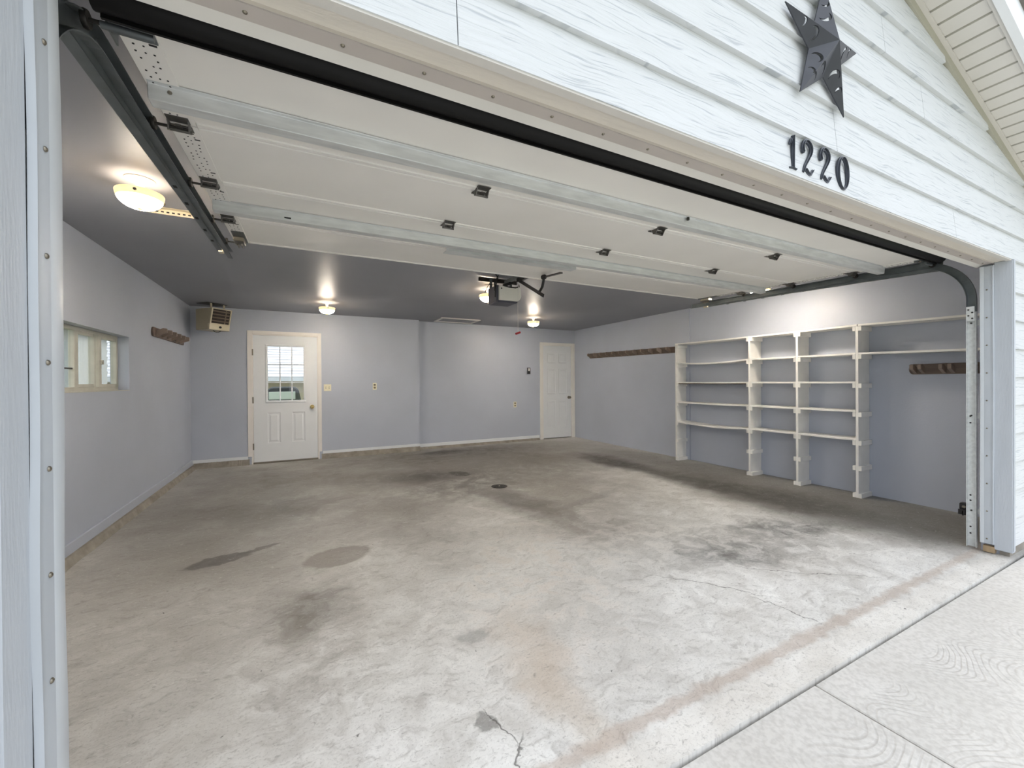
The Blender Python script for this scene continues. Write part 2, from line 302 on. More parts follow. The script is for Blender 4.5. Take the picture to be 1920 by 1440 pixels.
# ------------------------------------------------------------------ mesh builder
class B:
    def __init__(s): s.v = []; s.f = []
    def add(s, vs, fs):
        o = len(s.v); s.v += [tuple(x) for x in vs]; s.f += [tuple(i+o for i in f) for f in fs]; return s
    def box(s, x0, x1, y0, y1, z0, z1):
        x0, x1 = sorted((x0, x1)); y0, y1 = sorted((y0, y1)); z0, z1 = sorted((z0, z1))
        return s.add([(x0, y0, z0), (x1, y0, z0), (x1, y1, z0), (x0, y1, z0), (x0, y0, z1), (x1, y0, z1), (x1, y1, z1), (x0, y1, z1)],
                     [(3, 2, 1, 0), (4, 5, 6, 7), (0, 1, 5, 4), (1, 2, 6, 5), (2, 3, 7, 6), (3, 0, 4, 7)])
    def obox(s, c, ax, ay, az):
        c, ax, ay, az = map(Vector, (c, ax, ay, az)); vs = []
        for k in (-1, 1):
            for (i, j) in ((-1, -1), (1, -1), (1, 1), (-1, 1)): vs.append(c+ax*i+ay*j+az*k)
        return s.add(vs, [(3, 2, 1, 0), (4, 5, 6, 7), (0, 1, 5, 4), (1, 2, 6, 5), (2, 3, 7, 6), (3, 0, 4, 7)])
    def bar(s, p0, p1, wd, th, upv=(0, 0, 1)):
        p0, p1 = Vector(p0), Vector(p1); d = (p1-p0); t = d.normalized(); u = Vector(upv)
        sd_ = t.cross(u).normalized(); u = sd_.cross(t)
        return s.obox((p0+p1)/2, d/2, sd_*wd/2, u*th/2)
    def prism(s, pts, off):                       # pts: 3D loop, extruded by off
        n = len(pts); off = Vector(off); a = [Vector(p) for p in pts]
        return s.add(a+[p+off for p in a], [tuple(range(n))[::-1], tuple(range(n, 2*n))]+[(i, (i+1) % n, n+(i+1) % n, n+i) for i in range(n)])
    def ring(s, c, ax, r0, prof, n=24):            # lathe: prof list of (radius, height along ax)
        ax = Vector(ax).normalized(); u = ax.orthogonal().normalized(); v = ax.cross(u); c = Vector(c); vs = []; fs = []
        for (r, h) in prof:
            for i in range(n):
                a = 2*math.pi*i/n; vs.append(c+ax*h+(u*math.cos(a)+v*math.sin(a))*max(r, 1e-5))
        for k in range(len(prof)-1):
            for i in range(n):
                j = (i+1) % n; fs.append((k*n+i, k*n+j, (k+1)*n+j, (k+1)*n+i))
        return s.add(vs, fs)
    def lathe(s, c, ax, prof, n=24): return s.ring(c, ax, 0, prof, n)
    def cyl(s, p0, p1, r, n=12):
        p0, p1 = Vector(p0), Vector(p1); d = p1-p0
        return s.ring(p0, d, 0, [(0, 0), (r, 0), (r, d.length), (0, d.length)], n)
    def tube(s, path, r, n=8):
        P = [Vector(p) for p in path]; vs = []; fs = []; u = None
        for i, p in enumerate(P):
            t = (P[min(i+1, len(P)-1)]-P[max(i-1, 0)]).normalized()
            u = t.orthogonal().normalized() if u is None else (u-t*u.dot(t)).normalized(); v = t.cross(u)
            for k in range(n):
                a = 2*math.pi*k/n; vs.append(p+(u*math.cos(a)+v*math.sin(a))*r)
        for i in range(len(P)-1):
            for k in range(n): fs.append((i*n+k, i*n+(k+1) % n, (i+1)*n+(k+1) % n, (i+1)*n+k))
        fs.append(tuple(range(n))[::-1]); fs.append(tuple((len(P)-1)*n+k for k in range(n)))
        return s.add(vs, fs)
    def sweep(s, path, prof):                      # path of (y,z); prof closed loop of (x, v), v towards the inside of the curve
        n = len(prof); vs = []; fs = []
        for i, (y, z) in enumerate(path):
            a = path[max(i-1, 0)]; b_ = path[min(i+1, len(path)-1)]; ty, tz = b_[0]-a[0], b_[1]-a[1]; L = math.hypot(ty, tz)
            ny, nz = tz/L, -ty/L
            for (x, q) in prof: vs.append((x, y+q*ny, z+q*nz))
        for i in range(len(path)-1):
            for k in range(n): fs.append((i*n+k, i*n+(k+1) % n, (i+1)*n+(k+1) % n, (i+1)*n+k))
        fs.append(tuple(range(n))[::-1]); fs.append(tuple((len(path)-1)*n+k for k in range(n)))
        return s.add(vs, fs)
    def mesh(s, name, mat, origin=(0, 0, 0), bevel=0.0, smooth=None, seg=1):
        me = bpy.data.meshes.new(name); o = Vector(origin)
        me.from_pydata([tuple(Vector(v)-o) for v in s.v], [], s.f)
        bm = bmesh.new(); bm.from_mesh(me)
        if bevel:
            bmesh.ops.bevel(bm, geom=[e for e in bm.edges if len(e.link_faces) == 2 and e.calc_face_angle(0) > 0.6], offset=bevel, segments=seg, affect='EDGES', profile=0.5)
        bmesh.ops.recalc_face_normals(bm, faces=bm.faces)
        bm.to_mesh(me); bm.free()
        if smooth:
            me.shade_smooth(); me.set_sharp_from_angle(angle=math.radians(smooth))
        me.materials.append(mat); return me
def link(name, me, loc=(0, 0, 0), parent=None):
    o = bpy.data.objects.new(name, me); C.objects.link(o); o.location = loc
    if parent is not None: o.parent = parent
    return o
def tag(o, label=None, cat=None, group=None, kind=None):
    if label: o['label'] = label
    if cat: o['category'] = cat
    if group: o['group'] = group
    if kind: o['kind'] = kind
    return o
WLOC = {}
def thing(name, label, cat, loc=(0, 0, 0), group=None):
    o = link(name, None, loc); o.empty_display_size = 0.1; WLOC[o.name] = Vector(loc)
    return tag(o, label, cat, group)
def struct(name, b, mat, label=None, bevel=0.0, smooth=None, loc=(0, 0, 0)):
    o = link(name, b.mesh(name, mat, loc, bevel, smooth), loc); WLOC[o.name] = Vector(loc)
    return tag(o, label, kind='structure')
def part(parent, name, b, mat, bevel=0.0, smooth=None, label=None, seg=1):
    w = WLOC[parent.name]; o = link(name, b.mesh(name, mat, w, bevel, smooth, seg), (0, 0, 0), parent); WLOC[o.name] = w
    if label: o['label'] = label
    return o
def place(parent, name, me, wpos):                 # share mesh data at a world position
    w = WLOC[parent.name]; o = link(name, me, Vector(wpos)-w, parent); WLOC[o.name] = Vector(wpos); return o
def copy_tree(o, loc, label):
    c = o.copy(); C.objects.link(c); c.location = loc
    if label: c['label'] = label
    for ch in list(o.children):
        d = ch.copy(); C.objects.link(d); d.parent = c
        for g in list(ch.children):
            e = g.copy(); C.objects.link(e); e.parent = d
    return c

# ================================================================== STRUCTURE
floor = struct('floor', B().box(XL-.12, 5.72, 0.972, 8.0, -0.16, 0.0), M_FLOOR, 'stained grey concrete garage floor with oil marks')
# driveway: two slabs in front, separated by joints
drive = struct('driveway', B().box(-2.5, 6.5, -8.0, 0.968, -0.22, -0.05), M_DIRT, 'pale broomed concrete driveway outside the opening')
for (x0, x1) in ((-2.5, 1.918), (1.926, 6.5)):
    part(drive, 'slab', B().add([(x0, -8, -.2), (x1-.03*(x0 < 0), -8, -.2), (x1-.03*(x0 < 0), .962, -.2), (x0, .962, -.2), (x0, -8, -.012), (x1, -8, -.012), (x1, .962, -.012), (x0, .962, -.012)],
         [(3, 2, 1, 0), (4, 5, 6, 7), (0, 1, 5, 4), (1, 2, 6, 5), (2, 3, 7, 6), (3, 0, 4, 7)]), M_DRIVE, bevel=0.004)
struct('lawn', B().box(-60, 60, -60, 60, -0.6, -0.3), M_LAWN, 'green lawn around the house')

# walls
def holes_wall(b, axis, pos0, pos1, u0, u1, z0, z1, holes):
    us = sorted({u0, u1}|{h[0] for h in holes}|{h[1] for h in holes}); zs = sorted({z0, z1}|{h[2] for h in holes}|{h[3] for h in holes})
    for i in range(len(us)-1):
        for j in range(len(zs)-1):
            cu, cz = (us[i]+us[i+1])/2, (zs[j]+zs[j+1])/2
            if any(h[0] < cu < h[1] and h[2] < cz < h[3] for h in holes): continue
            if axis == 'x': b.box(pos0, pos1, us[i], us[i+1], zs[j], zs[j+1])
            else: b.box(us[i], us[i+1], pos0, pos1, zs[j], zs[j+1])
    return b
WY0, WY1, WZ0, WZ1 = 3.35, 5.245, 1.228, 1.745
wl = struct('wall_left', holes_wall(B(), 'x', XL-.14, XL, FY+.03, D1+.25, -.15, H+.02, [(WY0, WY1, WZ0, WZ1)]), M_WALL, 'blue-grey painted left wall')
DX0, DX1 = -0.736, 0.178
wb = B(); holes_wall(wb, 'y', D1, D1+.20, XL-.14, XSTEP, -.15, H+.02, [(DX0-.012, DX1+.012, -.15, 2.075)])
holes_wall(wb, 'y', D2, D2+.16, XSTEP-.01, 5.70, -.15, H+.02, [(4.70, 5.475, -.15, 2.10)])
struct('wall_back', wb, M_WALL, 'blue-grey painted back wall with a shallow step')
wr = B().box(XR, XR+.16, FY+.03, 4.60, -.15, H+.02).box(XRF, XR+.16, 4.60, D2+.16, -.15, H+.02)
struct('wall_right', wr, M_WALL, 'blue-grey painted right wall')
struct('ceiling', B().box(XL-.14, XR+.16, FY+.03, D2+.2, H, H+.10), M_CEIL, 'grey satin painted garage ceiling')
# front wall core behind the siding
def rake(x): return 3.297-0.30*(x-2.87) if x > 2.0 else 3.297-0.30*(2.0-2.87)-0.30*(2.0-x)
wf = B().box(XL-.14, JL-.04, FY+.03, IFY, -.15, HZ).box(JR+.04, XR+.16, FY+.03, IFY, -.15, HZ)
wf.prism([(XL-.14, FY+.03, HZ+.02), (XR+.16, FY+.03, HZ+.02), (XR+.16, FY+.03, rake(XR+.16)), (2.0, FY+.03, rake(2.0)), (XL-.14, FY+.03, rake(XL-.14))], (0, IFY-FY-.03, 0))
wall_front = struct('wall_front', wf, M_WALL, 'front wall around the garage opening')

# lap siding, board by board
def sid_y(z, z0): return FY-0.008+(z-z0)*0.090
def board(x0, x1, z0, z1, zr=None):
    loop = [(x0, z0), (x1, z0)]
    if zr is None: loop += [(x1, z1), (x0, z1)]
    else:                                        # clipped by the rake
        xs = [x0]+[x for x in (2.0,) if x0 < x < x1]+[x1]; top = []
        N = 24
        for i in range(N+1):
            x = x1+(x0-x1)*i/N; top.append((x, max(z0, min(z1, rake(x)))))
        keep = [p for p in top if p[1] > z0+.001]
        if len(keep) < 2: return None
        loop = [(keep[-1][0], z0), (keep[0][0], z0)]+keep
    b = B(); n = len(loop)
    fr = [(x, sid_y(z, z0), z) for (x, z) in loop]; bk = [(x, FY+.03, z) for (x, z) in loop]
    b.add(fr+bk, [tuple(range(n)), tuple(range(n, 2*n))[::-1]]+[(i, n+i, n+(i+1) % n, (i+1) % n) for i in range(n)])
    return b
E0, EX = 2.107, 0.203
g = 0.0015
joints = {0: (3.488, 0.35), 1: (2.145,), 2: (4.165, 0.2), 3: (1.1, 3.05), 4: (2.6,), 5: (), 6: ()}
for k in range(0, 8):
    z0 = E0+EX*k; z1 = z0+EX+0.012
    if k == 0: z0 = HZ; z1 = E0+EX+.012
    cuts = [-2.0 if k else XL-.14]+sorted(joints.get(k, ()))+[6.0 if k else XR+.16]
    for i in range(len(cuts)-1):
        bb = board(cuts[i]+g, cuts[i+1]-g, z0, z1, rake)
        if bb: part(wall_front, 'siding_board', bb, M_SIDE)
for k in range(1, 11):
    z0 = E0-EX*k; z1 = z0+EX+0.012
    if k == 1: z1 = HZ
    part(wall_front, 'siding_board', board(JR+.027, XR+.16, z0, z1), M_SIDE)
    part(wall_front, 'siding_board', board(XL-.14, JL-.027, z0, z1), M_SIDE)
foundation = struct('trim_1', B().box(JR+.03, XR+.16, FY+.012, FY+.06, -.16, .085).box(XL-.14, JL-.03, FY+.012, FY+.06, -.16, .085), M_CURB, 'concrete foundation edge below the siding')

# jamb and header trim boards, vinyl weatherstrip, flaps, fasteners
jt = struct('trim_2', B().box(JR, JR+.045, FY-.010, 1.066, .035, HZ), M_TRIM, 'painted jamb board on the right of the opening', bevel=0.004)
part(jt, 'corner_bead', B().box(JR+.002, JR+.028, FY-.016, FY-.008, .05, HZ), M_TRIM, bevel=0.002)
part(jt, 'wood_end', B().box(JR, JR+.04, 1.062, 1.12, .005, .05), M_WOODRAW, label='bare wood end of the jamb')
jl = struct('trim_3', B().box(JL-.045, JL, FY-.010, 1.066, .0, HZ), M_TRIM, 'painted jamb board on the left of the opening', bevel=0.006)
part(jl, 'corner_bead', B().box(JL-.028, JL-.002, FY-.018, FY-.008, .0, HZ), M_TRIM, bevel=0.003)
hd = struct('trim_4', B().box(JL-.04, JR+.04, FY+.022, 1.072, HZ, HZ+.03), M_HEADER, 'painted header board above the opening', bevel=0.003)
part(hd, 'drip_edge', B().box(JL-.04, JR+.02, FY-.004, FY+.024, HZ-.006, HZ+.004), M_SOFF)
me_nail = B().lathe((0, 0, 0), (0, 0, 1), [(0.0055, 0), (0.0050, 0.002), (0.003, 0.0035), (0, 0.004)], 10).mesh('fastener', M_NICKEL, smooth=40)
def wavy_strip(side, sgn):
    """vertical weatherstrip with a loose, slightly bowed vinyl flap"""
    X = JR if side > 0 else JL; N = 36; zs = [0.07+(HZ-.02-0.07)*i/N for i in range(N+1)]
    A = B(); Fp = B(); pv = []; pf = []
    for z in zs:
        wob = 0.003*math.sin(z*5.1)+0.002*math.sin(z*11+1) if side < 0 else 0.001*math.sin(z*4)
        x1 = X-sgn*0.011
        pv.append([(X, 1.062+wob), (x1+sgn*.004, 1.064+wob), (x1, 1.068+wob), (x1+sgn*.003, 1.076+wob), (x1+sgn*.001, 1.086+wob), (x1, 1.120), (X, 1.122)])
        q = .0045 if side < 0 else .004; ty = 1.143 if side < 0 else 1.129
        pf.append([(x1+sgn*.001, 1.110), (x1-sgn*.0015, 1.116+wob*.5), (x1-sgn*q, ty+wob), (x1-sgn*(q-.0015), ty+.003+wob), (x1+sgn*.004, 1.124)])
    for T_, prof in ((A, pv), (Fp, pf)):
        n = len(prof[0]); vs = [(x, y, z) for z, pr in zip(zs, prof) for (x, y) in pr]
        fs = [(i*n+k, i*n+(k+1) % n, (i+1)*n+(k+1) % n, (i+1)*n+k) for i in range(N) for k in range(n)]
        fs += [tuple(range(n)), tuple(N*n+k for k in range(n))]; T_.add(vs, fs)
    return A, Fp
for side, nm, lab in ((1, 'trim_5', 'nailed vinyl weatherstrip on the right jamb'), (-1, 'trim_6', 'nailed vinyl weatherstrip on the left jamb')):
    A, Fp = wavy_strip(side, side)
    ws = struct(nm, A, M_STRIP, lab, smooth=35)
    part(ws, 'flap', Fp, M_FLAP, smooth=35)
    X = JR if side > 0 else JL
    for i in range(10):
        z = 0.105+0.2035*i
        o = place(ws, 'nail', me_nail, (X-side*0.0108, 1.097, z)); o.rotation_euler = (0, -side*math.pi/2, 0)
ws = struct('trim_7', B().prism([(JL, 1.066, HZ+.002), (JL, 1.066, HZ-.009), (JL, 1.074, HZ-.006), (JL, 1.122, HZ-.006), (JL, 1.124, HZ+.002)], (JR-JL, 0, 0)), M_STRIPH, 'nailed vinyl weatherstrip under the header')
part(ws, 'flap', B().prism([(JL-.01, 1.118, HZ-.004), (JL-.01, 1.150, HZ-.020), (JL-.01, 1.152, HZ-.018), (JL-.01, 1.126, HZ+.001)], (JR-JL+.02, 0, 0)), M_FLAPH)
for i in range(24):
    o = place(ws, 'nail', me_nail, (-0.32+0.205*i, 1.098, HZ-.006)); o.rotation_euler = (math.pi, 0, 0)

# gable: frieze, soffit, rake boards, roof
def rake_strip(x0, x1, y0, y1, dz0, dz1, b=None):
    b = b or B()
    return b.prism([(x0, y0, rake(x0)+dz0), (x1, y0, rake(x1)+dz0), (x1, y0, rake(x1)+dz1), (x0, y0, rake(x0)+dz1)], (0, y1-y0, 0))
fz = struct('trim_8', rake_strip(2.0, 6.3, FY-.004, FY+.04, -.004, .062, rake_strip(-2.3, 2.0, FY-.004, FY+.04, -.004, .062)), M_FRIEZE, 'grey channel between siding and soffit')
part(fz, 'channel_lip', rake_strip(2.0, 6.3, FY-.022, FY-.004, .048, .060), M_SOFF)
SOFY = 0.762
soffit = struct('soffit', rake_strip(-2.3, 2.0, SOFY, FY+.02, .066, .080, rake_strip(2.0, 6.3, SOFY, FY+.02, .072, .082)), M_FRIEZE, 'ribbed vinyl soffit under the gable overhang')
x = 2.0+0.068
for i in range(41):
    x0 = 2.068+0.1015*i-0.0; x1 = x0+0.0865
    part(soffit, 'soffit_board', rake_strip(x0, x1, SOFY, FY-.004, .062, .075), M_SOFF)
for (a, c_) in ((2.0, 6.35), (-2.35, 2.0)):
    o = struct('rake_board', rake_strip(a, c_, SOFY-.035, SOFY, .035, .19), M_FASCIA, 'white rake board edging the gable soffit')
    part(o, 'inner_trim', rake_strip(a, c_, SOFY-.0, SOFY+.018, .050, .063), M_SOFF)
rf = B()
rake_strip(2.0, 6.35, SOFY-.05, 8.3, .19, .25, rf); rake_strip(-2.35, 2.0, SOFY-.05, 8.3, .19, .25, rf)
struct('roof', rf, M_ROOF, 'shingled garage roof')
hb = B().box(XSTEP, 10.0, D2+.16, 17.0, -.3, 3.1)
hb.prism([(XSTEP-.4, D2+.17, 3.1), (10.4, D2+.17, 3.1), (6.0, D2+.17, 4.6)], (0, 9.5, 0))
struct('house_block', hb, M_NSID, 'house body behind the garage')

# base trim and curbs
struct('baseboard_left', B().box(XL, XL+.018, IFY, D1, .062, .142), M_WALL, 'painted baseboard strip on the left wall', bevel=0.003)
struct('baseboard_back', B().box(XL, DX0-.08, D1-.016, D1, .085, .132).box(DX1+.08, XSTEP, D1-.016, D1, .085, .132).box(XSTEP+.005, 4.60, D2-.016, D2, .045, .105), M_DOORW, 'pale baseboard strip on the back wall', bevel=0.003)
def rough_curb(b, p0, p1, nrm, w_, h_):
    N = 60; p0, p1, nrm = Vector(p0), Vector(p1), Vector(nrm); vs = []; fs = []
    for i in range(N+1):
        p = p0.lerp(p1, i/N); a = w_*(1+random.uniform(-.10, .10)); t = h_+random.uniform(-.004, .002)
        vs += [p, p+nrm*(a+.012), p+nrm*(a)+Vector((0, 0, t*.45)), p+nrm*(a*.75)+Vector((0, 0, t)), p+Vector((0, 0, t))]
    for i in range(N):
        for k in range(5): fs.append((i*5+k, i*5+(k+1) % 5, (i+1)*5+(k+1) % 5, (i+1)*5+k))
    fs += [tuple(range(5)), tuple(N*5+k for k in range(5))]
    return b.add(vs, fs)
cb = rough_curb(B(), (XL, IFY, 0), (XL, D1, 0), (1, 0, 0), .045, .062)
rough_curb(cb, (XL+.03, D1, 0), (DX0-.06, D1, 0), (0, -1, 0), .03, .086); rough_curb(cb, (DX1+.06, D1, 0), (XSTEP, D1, 0), (0, -1, 0), .03, .086)
rough_curb(cb, (XSTEP, D2, 0), (4.60, D2, 0), (0, -1, 0), .03, .046)
struct('trim_9', cb, M_CURB, 'rough concrete curb along the left and back walls', smooth=30)

# attic hatch
ah = struct('trim_10', B().box(2.24, 2.90, 7.16, 7.58, H-.004, H+.01), M_CEIL, 'attic access hatch in the ceiling')
for q in ((2.19, 2.96, 7.12, 7.17), (2.19, 2.96, 7.57, 7.62), (2.19, 2.24, 7.17, 7.57), (2.91, 2.96, 7.17, 7.57)):
    part(ah, 'frame_board', B().box(*q, H-.016, H), M_CASING, bevel=.002)

# ------------------------------------------------------------------ window on the left wall
wx0, wx1 = XL-.125, XL-.082
win = struct('window_1', B().box(wx0, wx1, WY0, WY1, WZ0, WZ0+.035).box(wx0, wx1, WY0, WY1, WZ1-.030, WZ1).box(wx0, wx1, WY1-.035, WY1, WZ0+.035, WZ1-.03).box(wx0, wx1, WY0, WY0+.035, WZ0+.035, WZ1-.03), M_WINF, 'three light slider window with weathered pale frame', bevel=.003)
part(win, 'sill', B().box(XL-.082, XL+.002, WY0, WY1, WZ0-.004, WZ0+.003), M_WINF, bevel=.002)
for (y0, y1, t) in ((4.415, 4.475, 0.0), (4.745, 4.765, .004), (4.80, 4.850, .014), (3.86, 3.93, 0)):
    part(win, 'mullion', B().box(wx0+.004, wx1+t, y0, y1, WZ0+.03, WZ1-.028), M_WINF, bevel=.004)
for (y0, y1) in ((4.475, 4.745), (4.85, 5.21)):
    part(win, 'sash', B().box(wx0+.01, wx1-.005, y0, y1, WZ0+.035, WZ0+.06).box(wx0+.01, wx1-.005, y0, y1, WZ1-.052, WZ1-.03), M_WINF, bevel=.002)
part(win, 'glazing_bar', B().box(wx0+.015, wx0+.03, 3.93, 4.415, 1.405, 1.417), M_DARKST)
part(win, 'latch', B().box(wx1+.016, wx1+.030, 4.815, 4.850, 1.46, 1.50), M_WINF, bevel=.003)
for (y0, y1) in ((3.385, 3.86), (3.93, 4.415), (4.475, 4.745), (4.85, 5.21)):
    part(win, 'pane', B().box(wx0+.018, wx0+.022, y0, y1, WZ0+.03, WZ1-.03), M_GLASS)

# ------------------------------------------------------------------ doors in the back wall
def rect_frame(b, x0, x1, z0, z1, wd, y0, y1):
    return b.box(x0, x1, y0, y1, z1-wd, z1).box(x0, x1, y0, y1, z0, z0+wd).box(x0, x0+wd, y0, y1, z0+wd, z1-wd).box(x1-wd, x1, y0, y1, z0+wd, z1-wd)
def raised_panel(x0, x1, z0, z1, y):
    b = B(); q = [(0, 0), (.014, .007), (.030, .007), (.048, .001)]; loops = []
    for (ins, d) in q: loops.append([(x0+ins, y+d, z0+ins), (x1-ins, y+d, z0+ins), (x1-ins, y+d, z1-ins), (x0+ins, y+d, z1-ins)])
    vs = [v for l in loops for v in l]; fs = []
    for k in range(len(q)-1):
        for i in range(4): fs.append((k*4+i, k*4+(i+1) % 4, (k+1)*4+(i+1) % 4, (k+1)*4+i))
    fs.append((12, 13, 14, 15)); return b.add(vs, fs)
def slab_with_holes(x0, x1, z0, z1, y0, y1, holes): return holes_wall(B(), 'y', y0, y1, x0, x1, z0, z1, holes)
me_panel = {}
# door 1: half glazed entry door, hinged left
yd = D1-.004
gx0, gx1, gz0, gz1 = -0.572, 0.008, 0.972, 1.918
pans = [(-.548, -.362, .318, .812), (-.198, -.006, .318, .812)]
d1 = struct('door_1', slab_with_holes(DX0, DX1, .028, 2.056, yd, yd+.044, [(gx0+.03, gx1-.03, gz0+.03, gz1-.03)]+pans), M_DOORW, 'white half-glazed entry door with nine panes')
for q in pans: part(d1, 'panel', raised_panel(*q, yd), M_DOORW)
part(d1, 'glazing_frame', rect_frame(B(), gx0, gx1, gz0, gz1, .034, yd-.012, yd+.05), M_DOORW, bevel=.005)
cx = [gx0+.034+(gx1-gx0-.068)*i/3 for i in range(4)]; cz = [gz0+.034+(gz1-gz0-.068)*i/3 for i in range(4)]
for i in (1, 2): part(d1, 'muntin', B().box(cx[i]-.008, cx[i]+.008, yd+.006, yd+.030, cz[0], cz[3]), M_DOORW, bevel=.002)
for i in (1, 2): part(d1, 'muntin', B().box(cx[0], cx[3], yd+.007, yd+.029, cz[i]-.008, cz[i]+.008), M_DOORW, bevel=.002)
for i in range(3):
    for j in range(3): part(d1, 'pane', B().box(cx[i], cx[i+1], yd+.016, yd+.020, cz[j], cz[j+1]), M_GLASS)
cs = B().box(DX0-.080, DX0-.012, D1-.016, D1+.0, .125, 2.125).box(DX1+.012, DX1+.066, D1-.016, D1, .125, 2.125).box(DX0-.012, DX1+.012, D1-.016, D1, 2.072, 2.125)
part(d1, 'casing', cs, M_CASING, bevel=.003)
part(d1, 'jamb', B().box(DX0-.03, DX0-.004, D1-.004, D1+.14, 0, 2.075).box(DX1+.004, DX1+.03, D1-.004, D1+.14, 0, 2.075).box(DX0-.004, DX1+.004, D1-.004, D1+.14, 2.060, 2.075), M_CASING)
part(d1, 'threshold', B().box(DX0-.01, DX1+.01, D1-.01, D1+.15, 0, .024), M_NICKEL, bevel=.003)
for z in (.28, 1.02, 1.78): part(d1, 'hinge', B().cyl((DX0-.006, yd-.010, z-.05), (DX0-.006, yd-.010, z+.05), .010, 8), M_NICKEL, smooth=40)
kn = [(0, 0), (.034, 0), (.034, .006), (.014, .010), (.012, .030), (.026, .040), (.031, .052), (.026, .066), (0, .072)]
part(d1, 'knob', B().lathe((.100, yd, .888), (0, -1, 0), kn, 20), M_BRASS, smooth=40)
# door 2: six panel door
ex0, ex1, y2 = 4.712, 5.462, D2+.012
X6 = [(ex0+.115, ex0+.335), (ex1-.335, ex1-.115)]; Z6 = [(.24, .86), (1.00, 1.58), (1.70, 1.93)]
h6 = [(a, b_, c_, d_) for (a, b_) in X6 for (c_, d_) in Z6]
d2 = struct('door_2', slab_with_holes(ex0, ex1, .02, 2.085, y2, y2+.04, h6), M_DOORW, 'white six panel door in the right corner')
for q in h6: part(d2, 'panel', raised_panel(*q, y2), M_DOORW)
part(d2, 'casing', B().box(4.622, 4.690, D2-.018, D2, 0.0, 2.155).box(5.490, 5.556, D2-.018, D2, 0.0, 2.155).box(4.690, 5.490, D2-.018, D2, 2.098, 2.155), M_WHITE, bevel=.004)
part(d2, 'jamb', B().box(4.690, 4.710, D2-.006, D2+.10, 0, 2.10).box(5.464, 5.490, D2-.006, D2+.10, 0, 2.10).box(4.71, 5.464, D2-.006, D2+.10, 2.087, 2.10), M_WHITE)
part(d2, 'knob', B().lathe((5.398, y2, .92), (0, -1, 0), kn, 16), M_NICKEL, smooth=40)

# ================================================================== GARAGE DOOR
SL = 0.033
def dz(y): return 2.232+SL*(y-1.37)
DL, DR = -0.442, 4.435
yj = [1.37, 1.90, 2.43, 2.96, 3.49]
gd = thing('garage_door', 'raised white sectional overhead garage door with two steel struts', 'garage door', (2.0, 2.43, 2.2))
nz = Vector((0, -SL, 1)).normalized()
TH = 0.045
for i in range(4):
    a, b_ = yj[i]+.002, yj[i+1]-.002
    s_ = B().prism([(DL, a, dz(a)), (DL, b_, dz(b_)), (DL, b_, dz(b_)+TH), (DL, a, dz(a)+TH)], (DR-DL, 0, 0))
    sec = part(gd, 'door_section', s_, M_DSTEEL, bevel=.003)
    # pressed ledges along the meeting edges
    for (q0, q1) in ((a+.002, a+.022), (b_-.026, b_-.002)):
        part(sec, 'edge_ledge', B().prism([(DL+.09, q0, dz(q0)-.006), (DL+.09, q1, dz(q1)-.006), (DL+.09, q1+.004, dz(q1)+.002), (DL+.09, q0-.001, dz(q0)+.002)], (DR-DL-.18, 0, 0)), M_DSTEEL, bevel=.002)
    for (x0, x1) in ((DL, DL+.088), (DR-.088, DR)):
        st = part(sec, 'end_stile', B().prism([(x0, a, dz(a)-.004), (x0, b_, dz(b_)-.004), (x0, b_, dz(b_)+.001), (x0, a, dz(a)+.001)], (x1-x0, 0, 0)), M_DSTEEL)
        ho = B()
        for k in range(17):
            yy = a+.03+k*(b_-a-.06)/16
            for fx, rr in ((.25, .0032), (.5, .0028), (.72, .0032)):
                if (k*3+int(fx*10)) % 4 == 0: continue
                xx = x0+(x1-x0)*fx+random.uniform(-.003, .003)
                ho.lathe((xx, yy, dz(yy)-.0052), (0, 0, 1), [(0, 0), (rr, 0), (rr, .002)], 6)
        for yy in (a+.10, b_-.12): ho.box(x0+.060, x0+.078, yy, yy+.007, dz(yy)-.0052, dz(yy)-.003)
        hp = part(st, 'punched_holes', ho, M_HOLE); hp['kind'] = 'stuff'
# bottom rubber seal
sp = []
for k in range(13):
    a = math.pi*2*k/13; sp.append((DL-.01, 1.338+.042*math.cos(a)+.006*math.sin(2*a), 2.226+.034*math.sin(a)))
seal = part(gd, 'bottom_seal', B().prism(sp, (DR-DL+.02, 0, 0)), M_RUBBER, smooth=60)
part(seal, 'seal_fin', B().box(DL-.01, DR+.01, 1.300, 1.372, 2.256, 2.275), M_RUBBER)
part(seal, 'seal_rib', B().box(DL, DR, 1.352, 1.360, 2.186, 2.200), M_RUBBER)
# struts (hat section)
def strut(y0, hgt, wd=.085):
    z = dz(y0+wd/2)-.003
    pr = [(y0-.012, z), (y0-.012, z-.003), (y0+.006, z-.003), (y0+.010, z-hgt), (y0+wd-.010, z-hgt), (y0+wd-.006, z-.003), (y0+wd+.012, z-.003), (y0+wd+.012, z)]
    return B().prism([(DL+.004, y, q) for (y, q) in pr], (DR-DL-.008, 0, 0))
s1 = part(gd, 'strut', strut(1.665, .050, .070), M_GALV, bevel=.002)
part(s1, 'bolt', B().cyl((2.0, 1.66, dz(1.66)-.006), (2.0, 1.66, dz(1.66)-.022), .008, 8), M_DARKST)
part(s1, 'end_screw', B().lathe((DL+.06, 1.672, dz(1.67)-.02), (0, -1, 0), [(.007, 0), (.005, .004), (0, .005)], 8), M_NICKEL)
s2 = part(gd, 'strut', strut(2.675, .052, .075), M_GALV, bevel=.002)
part(s2, 'slot', B().box(-.10, -.066, 2.6805, 2.6820, 2.232, 2.240), M_HOLE)
part(gd, 'reinforcing_bar', B().prism([(.90, 2.79, dz(2.79)-.062), (.90, 2.87, dz(2.86)-.062), (.90, 2.87, dz(2.86)-.058), (.90, 2.793, dz(2.79)-.058), (.90, 2.793, dz(2.79)), (.90, 2.79, dz(2.79))], (1.12, 0, 0)), M_GALV)
